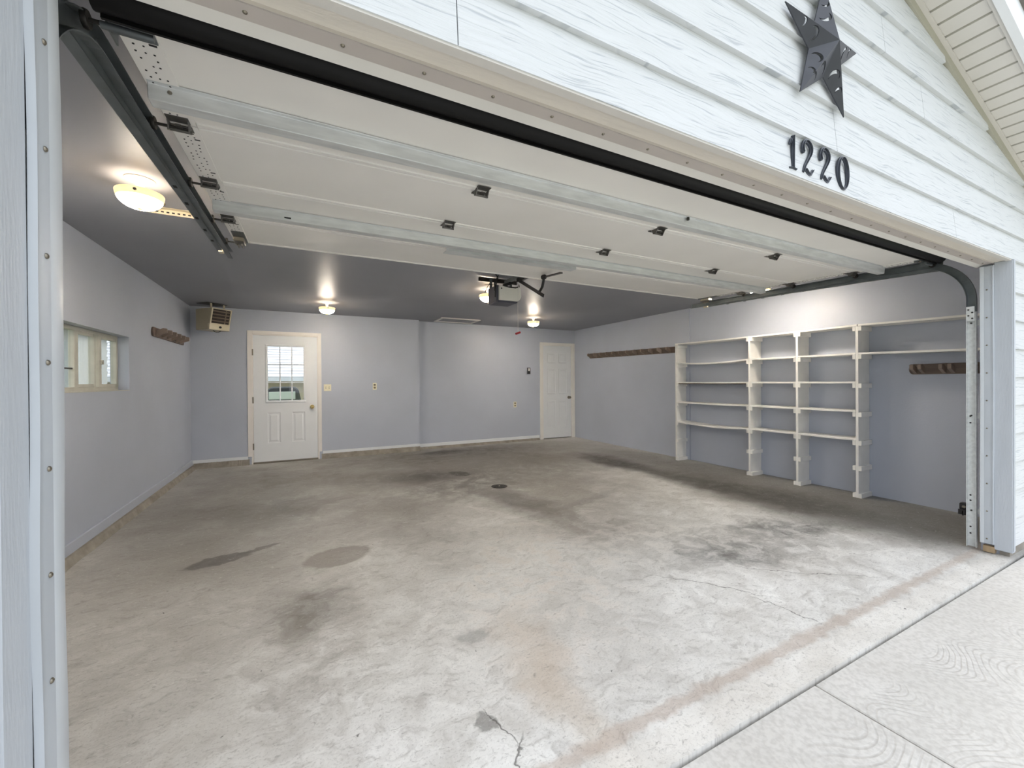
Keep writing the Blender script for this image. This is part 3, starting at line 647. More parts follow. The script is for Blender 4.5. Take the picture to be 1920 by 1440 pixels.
# hinges
def hinge_mesh(mat):
    b = B()
    b.box(-.026, .026, -.040, -.008, -.002, 0).box(-.026, .026, .008, .038, -.002, 0)
    for s_ in (-1, 1):
        x = s_*.025
        b.prism([(x, -.026, -.002), (x, .014, -.002), (x, .006, -.022), (x, -.010, -.026)], (-s_*.003, 0, 0))
    b.cyl((-.028, -.002, -.020), (.028, -.002, -.020), .0045, 8)
    b.box(-.007, .007, -.024, .014, -.016, -.013)
    b.v = [(x*1.3, y*1.3, z*1.35) for (x, y, z) in b.v]
    return b.mesh('hinge', mat, bevel=0)
M_HINGE = paint('hinge_steel', (104, 102, 98), 0.42, metal=0.65, var=0.2, vscale=40)
me_h = hinge_mesh(M_HINGE)
me_roll = B().cyl((0, 0, 0), (.10, 0, 0), .0055, 8).lathe((0, 0, 0), (-1, 0, 0), [(0, -.006), (.021, -.006), (.023, 0), (.021, .006), (0, .006)], 16).mesh('roller', M_DARKST, smooth=40)
tilt = math.atan(SL)
for yy in yj[1:4]:
    for xx in ((-.405, .795, 2.01, 3.23, 4.40) if yy < 2.9 else (-.405, 4.40)):
        o = place(gd, 'hinge', me_h, (xx, yy, dz(yy)-.004)); o.rotation_euler = (tilt, 0, 0)
for yy in (1.39, 1.90, 2.43, 2.96, 3.44):
    o = place(gd, 'roller', me_roll, (-.481, yy, dz(yy)-.022 if yy > 1.5 else 2.196))
    o = place(gd, 'roller', me_roll, (4.474, yy, dz(yy)-.022 if yy > 1.5 else 2.196)); o.rotation_euler = (0, 0, math.pi)
# bottom corner brackets, top roller brackets
for xx, sg in ((DL, 1), (DR, -1)):
    bb = B().box(xx, xx+sg*.085, 1.372, 1.46, dz(1.40)-.008, dz(1.40)-.003).box(xx, xx+sg*.004, 1.38, 1.45, dz(1.4)-.045, dz(1.4))
    br = part(gd, 'bottom_bracket', bb, M_GALVD)
    part(br, 'bolt', B().lathe((xx+sg*.045, 1.435, dz(1.43)-.008), (0, 0, -1), [(.011, 0), (.011, .004), (.006, .009), (0, .010)], 8), M_NICKEL, smooth=40)
    part(br, 'cable_pin', B().cyl((xx-sg*.01, 1.385, 2.190), (xx+sg*.095, 1.385, 2.190), .009, 10), M_GALVD, smooth=40)
    tb = part(gd, 'top_bracket', B().box(xx+sg*.01, xx+sg*.085, 3.22, 3.47, dz(3.4)-.010, dz(3.4)-.002), M_GALVD, bevel=.002)
    part(tb, 'roller_plate', B().box(xx+sg*.012, xx+sg*.075, 3.33, 3.45, dz(3.4)-.040, dz(3.4)-.012), M_NICKEL, bevel=.004)
    part(tb, 'bolt', B().cyl((xx+sg*.035, 3.36, dz(3.4)-.055), (xx+sg*.035, 3.43, dz(3.4)-.055), .006, 8).cyl((xx+sg*.058, 3.36, dz(3.4)-.055), (xx+sg*.058, 3.43, dz(3.4)-.055), .006, 8), M_NICKEL)

# ------------------------------------------------------------------ tracks
def track(side, label):
    s_ = side; Xo = JR+.030 if s_ > 0 else JL-.058      # outer web
    t = thing('door_track', label, 'track', (Xo, 1.175, 0.0), 'garage door tracks')
    pr = [(Xo, -.026), (Xo-s_*.030, -.026), (Xo-s_*.030, -.023), (Xo-s_*.003, -.023), (Xo-s_*.003, .023), (Xo-s_*.030, .023), (Xo-s_*.030, .026), (Xo, .026)]
    Y0 = 1.180; R = .33; zt = 2.208
    v = part(t, 'vertical_rail', B().sweep([(Y0, .012), (Y0, .9), (Y0, zt-R-.09)], pr), M_GALV)
    arc = [(Y0+.0, zt-R-.088)]+[(Y0+R-R*math.cos(a), zt-R+R*math.sin(a)) for a in [math.pi/2*i/14 for i in range(15)]]
    part(t, 'curved_rail', B().sweep(arc, pr), M_GALVD)
    part(t, 'horizontal_rail', B().sweep([(Y0+R, zt), (2.6, zt+.020), (3.69, zt+.042)], pr), M_GALVD)
    # support angle outside the rail with slots
    ang = part(t, 'support_angle', B().sweep([(1.34, zt-.03), (2.6, zt+.016), (3.45, zt+.034)], [(Xo, -.040), (Xo+s_*.003, -.040), (Xo+s_*.003, .030), (Xo, .030)]).sweep([(1.34, zt-.03), (2.6, zt+.016), (3.45, zt+.034)], [(Xo, .028), (Xo+s_*.032, .028), (Xo+s_*.032, .031), (Xo, .031)]), M_GALVD)
    for k in range(9):
        y = 1.50+.21*k
        part(ang, 'slot', B().box(Xo+s_*.008, Xo+s_*.022, y, y+.030, zt-.034+.018*(y-1.5)-.0155+.0095, zt-.034+.018*(y-1.5)-.0155+.0115), M_HOLE)
    # jamb brackets
    for z in (.30, 1.02, 1.72):
        jb = part(t, 'jamb_bracket', B().box(Xo-s_*.001, Xo+s_*.003, 1.10 if s_ < 0 else 1.12, 1.20, z-.035, z+.005).box(Xo, Xo+s_*.05, 1.142, 1.146, z-.045, z+.015), M_GALV)
        part(jb, 'bolt', B().cyl((Xo-s_*.010, 1.185, z-.015), (Xo+s_*.012, 1.185, z-.015), .006, 8), M_DARKST)
    fl = part(t, 'splice_plate', B().box(Xo-s_*.0355, Xo-s_*.0335, 1.160, 1.204, zt-R-.16, zt-R-.05), M_GALV)
    for k in range(4): part(fl, 'bolt', B().lathe((Xo-s_*.0355, 1.172+.02*(k % 2), zt-R-.14+.022*k), (-s_, 0, 0), [(.006, 0), (.005, .005), (0, .006)], 8), M_DARKST)
    for z in (.11, .16, .36, .40, .95, 1.00):
        part(v, 'rail_hole', B().lathe((Xo-s_*.0035, 1.19, z), (-s_, 0, 0), [(.006, 0), (.006, .001), (0, .001)], 8), M_HOLE)
    # rear hanger of perforated angle: ceiling arm, drop, foot
    hg = part(t, 'hanger', B().box(Xo-s_*(-.42), Xo+s_*.10, 3.49, 3.493, H-.036, H).box(Xo+s_*.42, Xo+s_*.10, 3.455, 3.493, H-.003, H), M_BEIGE)
    hh = B()
    for k in range(11): hh.box(min(Xo+s_*(.40-.029*k), Xo+s_*(.40-.029*k-.015)), max(Xo+s_*(.40-.029*k), Xo+s_*(.40-.029*k-.015)), 3.4885, 3.4905, H-.025, H-.016)
    part(hg, 'punched_holes', hh, M_HOLE)['kind'] = 'stuff'
    part(hg, 'drop', B().bar((Xo+s_*.10, 3.488, H-.01), (Xo+s_*.008, 3.488, zt+.03), .034, .004, (0, 1, 0)), M_BEIGE)
    part(hg, 'foot', B().box(Xo, Xo+s_*.026, 3.47, 3.52, zt+.0, zt+.06), M_BEIGE)
    return t
track(1, 'galvanised door track with curved top beside the right jamb')
track(-1, 'dull steel door track running overhead beside the round lamp on the left')
ps = thing('safety_sensor', 'small black photo eye sensor low by the right door track', 'sensor', (4.57, 1.25, .20))
part(ps, 'body', B().box(4.548, 4.60, 1.215, 1.262, .262, .318), M_BLKPL, bevel=.005)
part(ps, 'bracket', B().box(4.52, 4.524, 1.18, 1.26, .235, .275).box(4.52, 4.60, 1.232, 1.238, .228, .264), M_BLACK)
part(ps, 'lens', B().lathe((4.548, 1.236, .292), (-1, 0, 0), [(.011, 0), (.010, .004), (0, .006)], 10), M_NICKEL, smooth=40)

# ================================================================== OPENER
op = thing('door_opener', 'white and grey garage door opener motor hung from the ceiling', 'door opener', (2.0, 4.1, 2.12))
OX0, OX1, OY0, OY1, OZ0, OZ1 = 1.862, 2.128, 3.98, 4.23, 2.150, 2.325
part(op, 'chassis', B().box(OX0, OX1, OY0+.05, OY1, OZ0+.03, OZ1-.004).box(OX0-.012, OX0+.02, OY0+.03, OY1, OZ0, OZ1+.01), M_OPEND, bevel=.006)
cov = B()
pc = [(OX0+.012, OZ1), (OX1+.010, OZ1-.008)]+[(OX1+.014, OZ0+.075)]+[(OX1+.008-.06*math.sin(a)*0-.05*(1-math.cos(a)), OZ0+.075-.055*math.sin(a)) for a in (.5, 1.0, 1.4)]+[(OX0+.012, OZ0+.020)]
cov.prism([(x_, OY0, z_) for (x_, z_) in pc], (0, .22, 0))
part(op, 'cover', cov, M_OPEN, bevel=.006)
part(op, 'underside', B().prism([(OX0-.005, OY0+.02, OZ0-.002), (OX1-.045, OY0+.02, OZ0-.002), (OX1-.01, OY0+.02, OZ0+.02), (OX0-.005, OY0+.02, OZ0+.02)], (0, .21, 0)), M_OPEND)
part(op, 'button', B().lathe((OX0+.035, OY0, OZ1-.03), (0, -1, 0), [(.008, 0), (.008, .004), (0, .005)], 10), M_BLKPL)
part(op, 'rail', B().box(1.988, 2.020, 1.18, 4.10, 2.372, 2.410), M_GALVD)
part(op, 'rail_mount', B().bar((2.03, 3.98, 2.37), (1.92, 3.99, 2.325), .03, .012, (0, 1, 0)).tube([(1.92, 3.975, 2.325), (1.98, 3.965, 2.312), (2.06, 3.965, 2.312), (2.11, 3.975, 2.330), (2.11, 3.985, 2.355)], .007), M_BLACK)
tr_ = part(op, 'trolley', B().box(1.985, 2.025, 3.60, 3.80, 2.330, 2.372), M_BLACK, bevel=.004)
part(tr_, 'straight_arm', B().bar((2.005, 3.78, 2.345), (2.005, 3.285, 2.090), .006, .032, (0, 0, 1)), M_BLACK)
part(tr_, 'curved_arm', B().tube([(1.993, 3.38, 2.138), (1.993, 3.33, 2.145), (1.993, 3.29, 2.175), (1.993, 3.272, 2.215), (1.993, 3.26, 2.250), (1.993, 3.235, 2.262)], .013), M_BLACK)
part(tr_, 'arm_bracket', B().bar((2.0, 3.28, 2.262), (2.0, 2.98, 2.232), .028, .010, (0, 0, 1)).lathe((2.0, 3.30, 2.262), (0, -1, 0), [(.012, 0), (.026, .015), (.022, .045), (0, .05)], 10), M_DARKST)
part(op, 'hanger_bar', B().box(1.72, 2.20, 4.20, 4.204, H-.05, H-.012).box(1.72, 2.20, 4.17, 4.204, H-.014, H-.011), M_DARKST)
for xx in (1.87, 2.12): part(op, 'hanger_strap', B().box(xx-.016, xx+.016, 4.196, 4.200, OZ1-.02, H-.01), M_GALVD)
part(op, 'wire', B().tube([(1.845, 4.05, 2.33), (1.83, 4.03, 2.40), (1.80, 4.05, 2.37), (1.76, 4.06, 2.30), (1.74, 4.07, 2.25)], .003).tube([(1.85, 4.05, 2.28), (1.84, 4.02, 2.36), (1.87, 4.0, 2.44)], .007).tube([(1.84, 4.02, 2.20), (1.83, 3.99, 2.30), (1.86, 3.99, 2.40), (1.85, 4.02, 2.45)], .006).tube([(1.84, 4.05, 2.34), (1.78, 4.03, 2.335), (1.73, 4.05, 2.33)], .0025), M_BLACK)
rc = thing('release_cord', 'white emergency release cord with red pull handle below the opener', 'pull cord', (2.0, 3.80, 1.80))
part(rc, 'cord', B().tube([(2.005, 3.79, 2.335), (2.0, 3.80, 2.1), (2.0, 3.80, 1.815)], .0022, 6), M_CORD)
part(rc, 'handle', B().bar((1.970, 3.80, 1.785), (2.030, 3.80, 1.808), .022, .022), M_RED, bevel=.006)

# ================================================================== CEILING LIGHTS
def make_light():
    o = thing('ceiling_light', '', 'ceiling light', (0, 0, H), 'alabaster bowl ceiling lights')
    w0 = WLOC[o.name]
    part(o, 'canopy', B().lathe((0, 0, H), (0, 0, -1), [(0, 0), (.068, 0), (.069, .004), (.062, .010), (.030, .016), (.022, .022), (.020, .040), (.014, .046), (.014, .060), (0, .060)], 28), M_BRASSN, smooth=40)
    prof = []
    for i in range(13):
        a = math.pi/2*i/12; prof.append((.110*math.cos(a)**.85 if a < 1.57 else 0, .080+.087*math.sin(a)))
    prof = [(.104, .081), (.108, .077)]+prof+[(.0, .167)]
    part(o, 'bowl', B().lathe((0, 0, H), (0, 0, -1), prof, 36), M_BOWL, smooth=60)
    part(o, 'stem', B().cyl((0, 0, H-.05), (0, 0, H-.165), .006, 8), M_BRASSN)
    part(o, 'bulb', B().lathe((0, 0, H-.075), (0, 0, -1), [(0, 0), (.016, .002), (.026, .02), (.020, .04), (0, .048)], 14), M_BULB, smooth=60)
    part(o, 'finial', B().lathe((0, 0, H-.163), (0, 0, -1), [(.012, 0), (.012, .006), (.006, .010), (.005, .016), (0, .018)], 12), M_BRASSN, smooth=40)
    for k in range(3):
        a = 2*math.pi*k/3+.6
        part(o, 'thumbscrew', B().lathe((.105*math.cos(a), .105*math.sin(a), H-.098), (math.cos(a), math.sin(a), 0), [(.004, 0), (.008, .006), (.008, .012), (0, .014)], 10), M_NICKEL, smooth=40)
    ld = bpy.data.lights.new('lamp_glow', 'POINT'); ld.energy = LAMP_P; ld.color = (1.0, 0.60, 0.26); ld.shadow_soft_size = .025
    lo = link('lamp_glow', ld, (0, 0, -.098), o)
    return o
LPOS = [((-0.836, 3.05), 'lit alabaster bowl lamp on the ceiling left of the raised door'),
        ((0.29, 6.50), 'lit bowl lamp on the ceiling above the half-glazed door'),
        ((2.06, 4.72), 'lit bowl lamp on the ceiling partly hidden behind the opener'),
        ((3.72, 6.46), 'lit bowl lamp on the ceiling toward the six panel door'),
        ((4.84, 3.00), 'lit bowl lamp near the right wall, mostly hidden by the door track'),
        ((4.62, 3.86), 'lit bowl lamp glimpsed past the rear end of the right track')]
LPOS = LPOS[:5]
L0 = make_light()
for i, ((lx, ly), lab) in enumerate(LPOS):
    o = L0 if i == 0 else copy_tree(L0, (lx, ly, H), lab)
    o.location = (lx, ly, H); o['label'] = lab

# ================================================================== HEATER
he = thing('unit_heater', 'beige louvered unit heater hung under the ceiling in the back left corner', 'heater', (-1.19, 7.33, 2.06))
n_ = Vector((.707, -.707, 0)); t_ = Vector((.707, .707, 0)); P1 = Vector((-1.165, 7.10, 0)); hw, hdp = .292, .345; HZ0, HZ1 = 2.068, 2.372
def hp(u, d, z): return P1+t_*u-n_*d+Vector((0, 0, z))
def hquad(u0, u1, prof):   # prof (d, z) loop extruded in u
    return B().prism([hp(u0, d, z) for (d, z) in prof], t_*(u1-u0))
part(he, 'cabinet', hquad(0, hw, [(.02, HZ1), (.075, HZ0+.075), (.085, HZ0), (hdp, HZ0), (hdp, HZ1)]), M_HEAT, bevel=.004)
def onface(u, k, out=0.0):      # k 0..1 down the louver face
    return hp(u, .02+.055*k-out, HZ1+(HZ0+.075-HZ1)*k)
fr_ = B()
for (u0, u1, k0, k1) in ((0, hw, 0, .05), (0, hw, .93, 1.0), (0, .016, .05, .93), (hw-.016, hw, .05, .93)):
    fr_.add([onface(u0, k0), onface(u1, k0), onface(u1, k1), onface(u0, k1), onface(u0, k0, .014), onface(u1, k0, .014), onface(u1, k1, .014), onface(u0, k1, .014)],
            [(0, 1, 2, 3), (7, 6, 5, 4), (0, 4, 5, 1), (1, 5, 6, 2), (2, 6, 7, 3), (3, 7, 4, 0)])
part(he, 'grille_frame', fr_, M_HEATF)
part(he, 'grille_back', B().add([onface(.016, .05, .003), onface(hw-.016, .05, .003), onface(hw-.016, .93, .003), onface(.016, .93, .003)], [(0, 1, 2, 3)]), M_HEATIN)
for k in (.14, .34, .54, .74):
    q = B().add([onface(.018, k, .006), onface(hw-.018, k, .006), onface(hw-.018, k+.075, .018), onface(.018, k+.075, .018)], [(0, 1, 2, 3)])
    q.add([onface(.018, k+.012, .004), onface(hw-.018, k+.012, .004), onface(hw-.018, k+.087, .016), onface(.018, k+.087, .016)], [(0, 1, 2, 3)])
    part(he, 'louver', q, M_LOUV)
part(he, 'grille_post', B().add([onface(.205, .05, .010), onface(.222, .05, .010), onface(.222, .93, .010), onface(.205, .93, .010)], [(0, 1, 2, 3)]), M_LOUV)
part(he, 'control_panel', hquad(-.004, hw+.004, [(.062, HZ0+.082), (.070, HZ0-.002), (.10, HZ0-.002), (.10, HZ0+.082)]), M_HEATF, bevel=.003)
part(he, 'dial', B().lathe(hp(.150, .064, HZ0+.040), n_, [(.017, 0), (.016, .010), (0, .011)], 14), M_BLKPL, smooth=40)
for u in (.05, .24):
    part(he, 'mount_bracket', B().prism([hp(u, .12, HZ1-.01), hp(u+.028, .12, HZ1-.01), hp(u+.028, .12, H), hp(u, .12, H)], -n_*.004), M_HEAT)
part(he, 'mount_plate', hquad(.0, hw, [(.10, H-.004), (.10, H), (hdp-.02, H), (hdp-.02, H-.004)]), M_DARKST)
part(he, 'cable_loop', B().tube([hp(.12, .17, HZ0), hp(.14, .16, HZ0-.020), hp(.16, .15, HZ0-.028), hp(.19, .15, HZ0-.024), hp(.22, .15, HZ0)], .004), M_DARKST)

# ================================================================== SHELVES
sh = thing('shelving_unit', 'white painted wooden shelving unit with cleats along the right wall', 'shelf', (5.46, 3.46, 0))
XF, XB = 5.339, XR
UY = [4.680, 3.460, 2.862, 2.256]; UT = .026
for y in UY: part(sh, 'upright', B().box(XF, XB, y-UT/2, y+UT/2, 0, 1.862), M_SHELF, bevel=.002)
LV = [.640, .950, 1.264, 1.577]
def shelf(y0, y1, z, sag=0.0, th=.020, xf=XF, dz0=0, dz1=0):
    N = 16; pr = []
    for i in range(N+1):
        t = i/N; pr.append((y0+(y1-y0)*t, z+dz0*(1-t)+dz1*t-sag*4*t*(1-t)))
    b = B(); vs = []; fs = []
    for (y, q) in pr: vs += [(xf, y, q-th), (XB-.002, y, q-th), (XB-.002, y, q), (xf, y, q)]
    for i in range(N):
        for k in range(4): fs.append((i*4+k, i*4+(k+1) % 4, (i+1)*4+(k+1) % 4, (i+1)*4+k))
    fs += [(0, 1, 2, 3), (N*4, N*4+1, N*4+2, N*4+3)]
    return b.add(vs, fs)
for bi in range(3):
    y0, y1 = UY[bi]-UT/2-.001, UY[bi+1]+UT/2+.001
    for li, z in enumerate(LV):
        sag = ((.030, .006, .004, .026)[li] if bi == 0 else .003)
        part(sh, 'shelf', shelf(y0, y1, z, sag), M_SHELF)
part(sh, 'shelf', shelf(UY[0]+.014, UY[3], 1.884, .006), M_SHELF)
part(sh, 'shelf', shelf(UY[3]-.010, 1.15, 1.884, .003, dz1=-.02), M_SHELF)
part(sh, 'shelf', shelf(UY[3]-UT/2, 1.15, 1.577, .003, dz1=-.02), M_SHELF)
part(sh, 'under_shelf_strip', B().box(XF+.012, XB-.004, UY[1]+.03, UY[0]-.03, 1.264-.034, 1.264-.022), M_BROWN, label='dark brown strip under the shelf')  # dark brown strip set just below the shelf
for i, y in enumerate(UY):
    for s_ in (-1, 1):
        if i == 0 and s_ == 1: continue
        for z in (1.862, 1.556, 1.243, .929, .619, .345, .048):
            z = z-(.001)
            part(sh, 'cleat', B().box(XF-.002, XB-.01, y+s_*UT/2, y+s_*(UT/2+.028), z-.050, z), M_SHELF, bevel=.0015)

# ================================================================== TOOL RACKS
def peg_rack(label, wallx, sgn, y0, y1, z, pegs, hgt=.105, tilt=0.0):
    t = thing('tool_rack', label, 'tool rack', (wallx, (y0+y1)/2, z), 'slotted wooden tool racks')
    loop = []; r = hgt/2
    for yc, a0 in ((max(y0, y1)-r*.6, 0), (min(y0, y1)+r*.6, math.pi)):
        for k in range(7):
            a = a0-math.pi/2+math.pi*k/6; loop.append((wallx, yc+math.cos(a)*r*.6, z+math.sin(a)*r+tilt*(yc-y0)))
    part(t, 'back_board', B().prism(loop, (sgn*.020, 0, 0)), M_RACK, bevel=.003)
    for y in pegs:
        zz = z+tilt*(y-y0)
        x0 = wallx+sgn*.018
        b = B().prism([(x0, y-.014, zz-.046), (x0+sgn*.100, y-.014, zz-.002), (x0+sgn*.100, y-.014, zz+.044), (x0+sgn*.065, y-.014, zz+.050), (x0, y-.014, zz+.014)], (0, .028, 0))
        part(t, 'peg', b, M_PEG, bevel=.002)
    return t
ps_ = []
for k in range(12): ps_ += [7.12-.195*k]
peg_rack('long brown wooden tool rack on the right wall beyond the shelves', XRF, -1, 7.19, 4.72, 1.835, [p for p in ps_ if p > 4.8], tilt=.012)
peg_rack('short brown wooden tool rack below the open shelves near the right jamb', XR, -1, 1.905, 1.22, 1.385, [1.854, 1.793, 1.643, 1.580, 1.43, 1.37])
ps_ = []
for k in range(6): ps_ += [6.0+.20*k]
peg_rack('brown wooden tool rack on the left wall between window and heater', XL, 1, 5.89, 7.20, 1.878, ps_)

# ================================================================== WALL DEVICES
ls = thing('light_switch', 'ivory double toggle light switch beside the half-glazed door', 'light switch', (.336, D1, 1.20))
part(ls, 'plate', B().box(.279, .394, D1-.006, D1, 1.148, 1.262), M_IVORY, bevel=.003)
for xx in (.312, .362):
    part(ls, 'toggle', B().box(xx-.005, xx+.005, D1-.018, D1-.005, 1.198, 1.216), M_IVORY)
    part(ls, 'slot', B().box(xx-.007, xx+.007, D1-.0068, D1-.0058, 1.190, 1.222), M_IVORYD)
ou = thing('wall_outlet', 'ivory duplex outlet high on the back wall beside the switch', 'outlet', (1.108, D1, 1.22))
part(ou, 'plate', B().box(1.074, 1.142, D1-.006, D1, 1.160, 1.280), M_IVORY, bevel=.003)
for z in (1.195, 1.245): part(ou, 'receptacle', B().box(1.090, 1.126, D1-.008, D1-.005, z-.017, z+.017), M_IVORYD, bevel=.004)
ou = thing('wall_outlet', 'small pale outlet low on the back wall left of the six panel door', 'outlet', (4.0, D2, .80))
part(ou, 'plate', B().box(3.968, 4.036, D2-.006, D2, .740, .858), M_IVORY, bevel=.003)
for z in (.775, .825): part(ou, 'receptacle', B().box(3.984, 4.020, D2-.008, D2-.005, z-.017, z+.017), M_IVORYD, bevel=.004)
kp = thing('door_control', 'black and white wall control button left of the six panel door', 'wall control', (4.34, D2, 1.51))
part(kp, 'body', B().box(4.302, 4.378, D2-.020, D2, 1.450, 1.590), M_BLKPL, bevel=.004)
part(kp, 'button', B().box(4.318, 4.362, D2-.026, D2-.018, 1.518, 1.578), M_WHITE, bevel=.004)
bp_ = thing('blank_plate', 'painted blank plate on the right wall near the corner', 'wall plate', (XRF, 7.0, 1.25))
part(bp_, 'plate', B().box(XRF-.005, XRF, 6.98, 7.06, 1.18, 1.30), M_WALL, bevel=.002)
part(bp_, 'screw', B().lathe((XRF-.005, 7.02, 1.28), (-1, 0, 0), [(.004, 0), (.003, .001), (0, .0015)], 8), M_WALL)
dr_ = thing('floor_drain', 'round dark iron drain set in the middle of the concrete floor', 'drain', (2.117, 4.54, 0))
part(dr_, 'grate', B().lathe((2.117, 4.54, .001), (0, 0, 1), [(0, .002), (.088, .003), (.098, .002), (.100, 0)], 28), M_DRAIN, smooth=40)
for k in range(-3, 4):
    part(dr_, 'slot', B().box(2.117+.022*k-.005, 2.117+.022*k+.005, 4.54-.06+.01*abs(k), 4.54+.06-.01*abs(k), .0035, .0048), M_HOLE)
part(dr_, 'center_bolt', B().lathe((2.117, 4.54, .004), (0, 0, 1), [(.012, 0), (.010, .003), (0, .004)], 10), M_NICKEL, smooth=40)

# ================================================================== HOUSE NUMBERS
def ribbon(pts, ws, y0, depth):
    """ridged ribbon along (x,z) centreline"""
    b = B(); n = len(pts); vs = []; fs = []
    for i, (x, z) in enumerate(pts):
        a = Vector(pts[max(i-1, 0)]); c_ = Vector(pts[min(i+1, n-1)]); t = (c_-a).normalized(); nn = Vector((-t.y, t.x)); p = Vector((x, z)); h = ws[i]/2
        for (k, d) in ((-1, 0), (-1, .55), (-.30, .62), (-.14, 1.0), (.14, 1.0), (.30, .62), (1, .55), (1, 0)):
            q = p+nn*h*k; vs.append((q.x, y0-depth*d, q.y))
    m = 8
    for i in range(n-1):
        for k in range(m): fs.append((i*m+k, i*m+(k+1) % m, (i+1)*m+(k+1) % m, (i+1)*m+k))
    fs += [tuple(range(m)), tuple((n-1)*m+k for k in range(m))]
    return b.add(vs, fs)
def bez(P, N=10):
    out = []
    for i in range(len(P)-1):                      # Catmull-Rom
        p0, p1, p2, p3 = [Vector(P[max(0, min(len(P)-1, i+k))]) for k in (-1, 0, 1, 2)]
        for s_ in range(N):
            t = s_/N; out.append(tuple(0.5*((2*p1)+(-p0+p2)*t+(2*p0-5*p1+4*p2-p3)*t*t+(-p0+3*p1-3*p2+p3)*t**3)))
    return out+[tuple(P[-1])]
def digit(ch, x0, x1, z0, z1, label):
    Wd, Hh = x1-x0, z1-z0; y0 = FY-.001
    o = thing('house_number', label, 'house number', ((x0+x1)/2, y0, z0), 'black house numerals above the opening')
    def mp(P): return [(x0+Wd*a, z0+Hh*b_) for (a, b_) in P]
    if ch == '1':
        part(o, 'stem', ribbon(mp([(.52, 1.0), (.52, .9), (.50, .5), (.48, .12), (.48, .04)]), [.011, .013, .0125, .013, .016], y0, .014), M_NUM)
        part(o, 'flag', ribbon(mp([(.62, .99), (.25, .86), (.06, .72)]), [.010, .011, .007], y0, .011), M_NUM)
        part(o, 'foot', ribbon(mp([(-.06, .02), (.5, .05), (1.0, .03)]), [.007, .010, .007], y0, .012), M_NUM)
    elif ch == '2':
        P = bez(mp([(.10, .63), (.06, .78), (.22, .95), (.52, .985), (.82, .86), (.80, .66), (.50, .42), (.20, .20), (.08, .04)]), 6)
        n = len(P); part(o, 'stroke', ribbon(P, [.0095+.007*math.sin(math.pi*min(1, i/n*1.15)) for i in range(n)], y0, .014), M_NUM)
        P = bez(mp([(.06, .05), (.28, .16), (.55, .07), (.78, .06), (1.0, .20)]), 6); n = len(P)
        part(o, 'base_stroke', ribbon(P, [.009+.008*math.sin(math.pi*i/n) for i in range(n)], y0, .013), M_NUM)
        part(o, 'terminal', B().lathe((x0+Wd*.14, y0, z0+Hh*.66), (0, -1, 0), [(.0085, 0), (.0085, .007), (.004, .011), (0, .012)], 12), M_NUM, smooth=30)
    else:
        P = [(.5+.40*math.cos(a), .5+.475*math.sin(a)) for a in [2*math.pi*i/40 for i in range(41)]]
        part(o, 'ring', ribbon(mp(P), [.010+.008*abs(math.cos(2*math.pi*i/40)) for i in range(41)], y0, .014), M_NUM)
digit('1', 1.778, 1.825, 2.152, 2.291, 'black numeral 1, first of the house number on the siding')
digit('2', 1.868, 1.948, 2.152, 2.296, 'black numeral 2 directly after the 1 on the siding')
digit('2', 2.004, 2.086, 2.152, 2.297, 'black numeral 2 directly before the 0 on the siding')
digit('0', 2.142, 2.244, 2.148, 2.298, 'black numeral 0, last of the house number on the siding')

# ================================================================== BARN STAR
st_c = (2.003, 2.704); RO, RI = .293, .118; yb, ya = FY-.022, FY-.082
def star_shell():
    outer = []
    for k in range(10):
        a = math.radians(89+36*k); r = RO if k % 2 == 0 else RI
        outer.append((st_c[0]+r*math.cos(a), yb, st_c[1]+r*math.sin(a)))
    vs = [(st_c[0], ya, st_c[1])]+outer+[(st_c[0], ya+.004, st_c[1])]+[(x_, y_+.004, z_) for (x_, y_, z_) in outer]
    fs = [(0, 1+i, 1+(i+1) % 10) for i in range(10)]+[(11, 12+(i+1) % 10, 12+i) for i in range(10)]
    fs += [(1+i, 12+i, 12+(i+1) % 10, 1+(i+1) % 10) for i in range(10)]
    return B().add(vs, fs)
cut = B()
def crescent(cx_, cz_, r, ang, wd):
    P = []; n = 10
    for i in range(n+1):
        a = ang-1.9+3.8*i/n; P.append((cx_+r*math.cos(a), cz_+r*math.sin(a)))
    for i in range(n+1):
        t = 1-i/n; a = ang-1.9+3.8*t; rr = r-wd*math.sin(math.pi*t)-.0008; P.append((cx_+rr*math.cos(a), cz_+rr*math.sin(a)))
    cut.prism([(x_, ya-.03, z_) for (x_, z_) in P], (0, .16, 0))
for k in range(10):
    a_tip = 89+72*((k+1)//2); a_mid = math.radians(89+36*k+18)
    tip = math.radians(a_tip)
    dirv = Vector((math.cos(tip), math.sin(tip))); sgn = 1 if (k % 2 == 0) else -1
    pn = Vector((-dirv.y, dirv.x))*sgn
    for rr, off, rad in ((.118, .028, .024), (.182, .0155, .0155)):
        c2 = Vector(st_c)+dirv*rr+pn*off
        crescent(c2.x, c2.y, rad, tip+math.pi+sgn*.5, rad*.55)
star = thing('barn_star', 'dark metal five pointed barn star with crescent cutouts on the siding', 'wall decoration', (st_c[0], yb, st_c[1]))
sme = star_shell().mesh('star_body', M_STAR, WLOC[star.name]); cme = cut.mesh('cutter', M_STAR, WLOC[star.name])
so_ = link('star_body', sme, star.location); co_ = link('cutter', cme, star.location)
md = so_.modifiers.new('b', 'BOOLEAN'); md.operation = 'DIFFERENCE'; md.object = co_; md.solver = 'EXACT'
dg = bpy.context.evaluated_depsgraph_get(); nm_ = bpy.data.meshes.new_from_object(so_.evaluated_get(dg))
so_.modifiers.clear(); so_.data = nm_; bpy.data.objects.remove(co_); so_.parent = star; so_.location = (0, 0, 0)
nm_.name = 'star_body'
part(star, 'hanger_wire', B().tube([(st_c[0], yb+.004, st_c[1]+.20), (st_c[0], FY-.004, st_c[1]+.24)], .002, 6), M_DARKST)

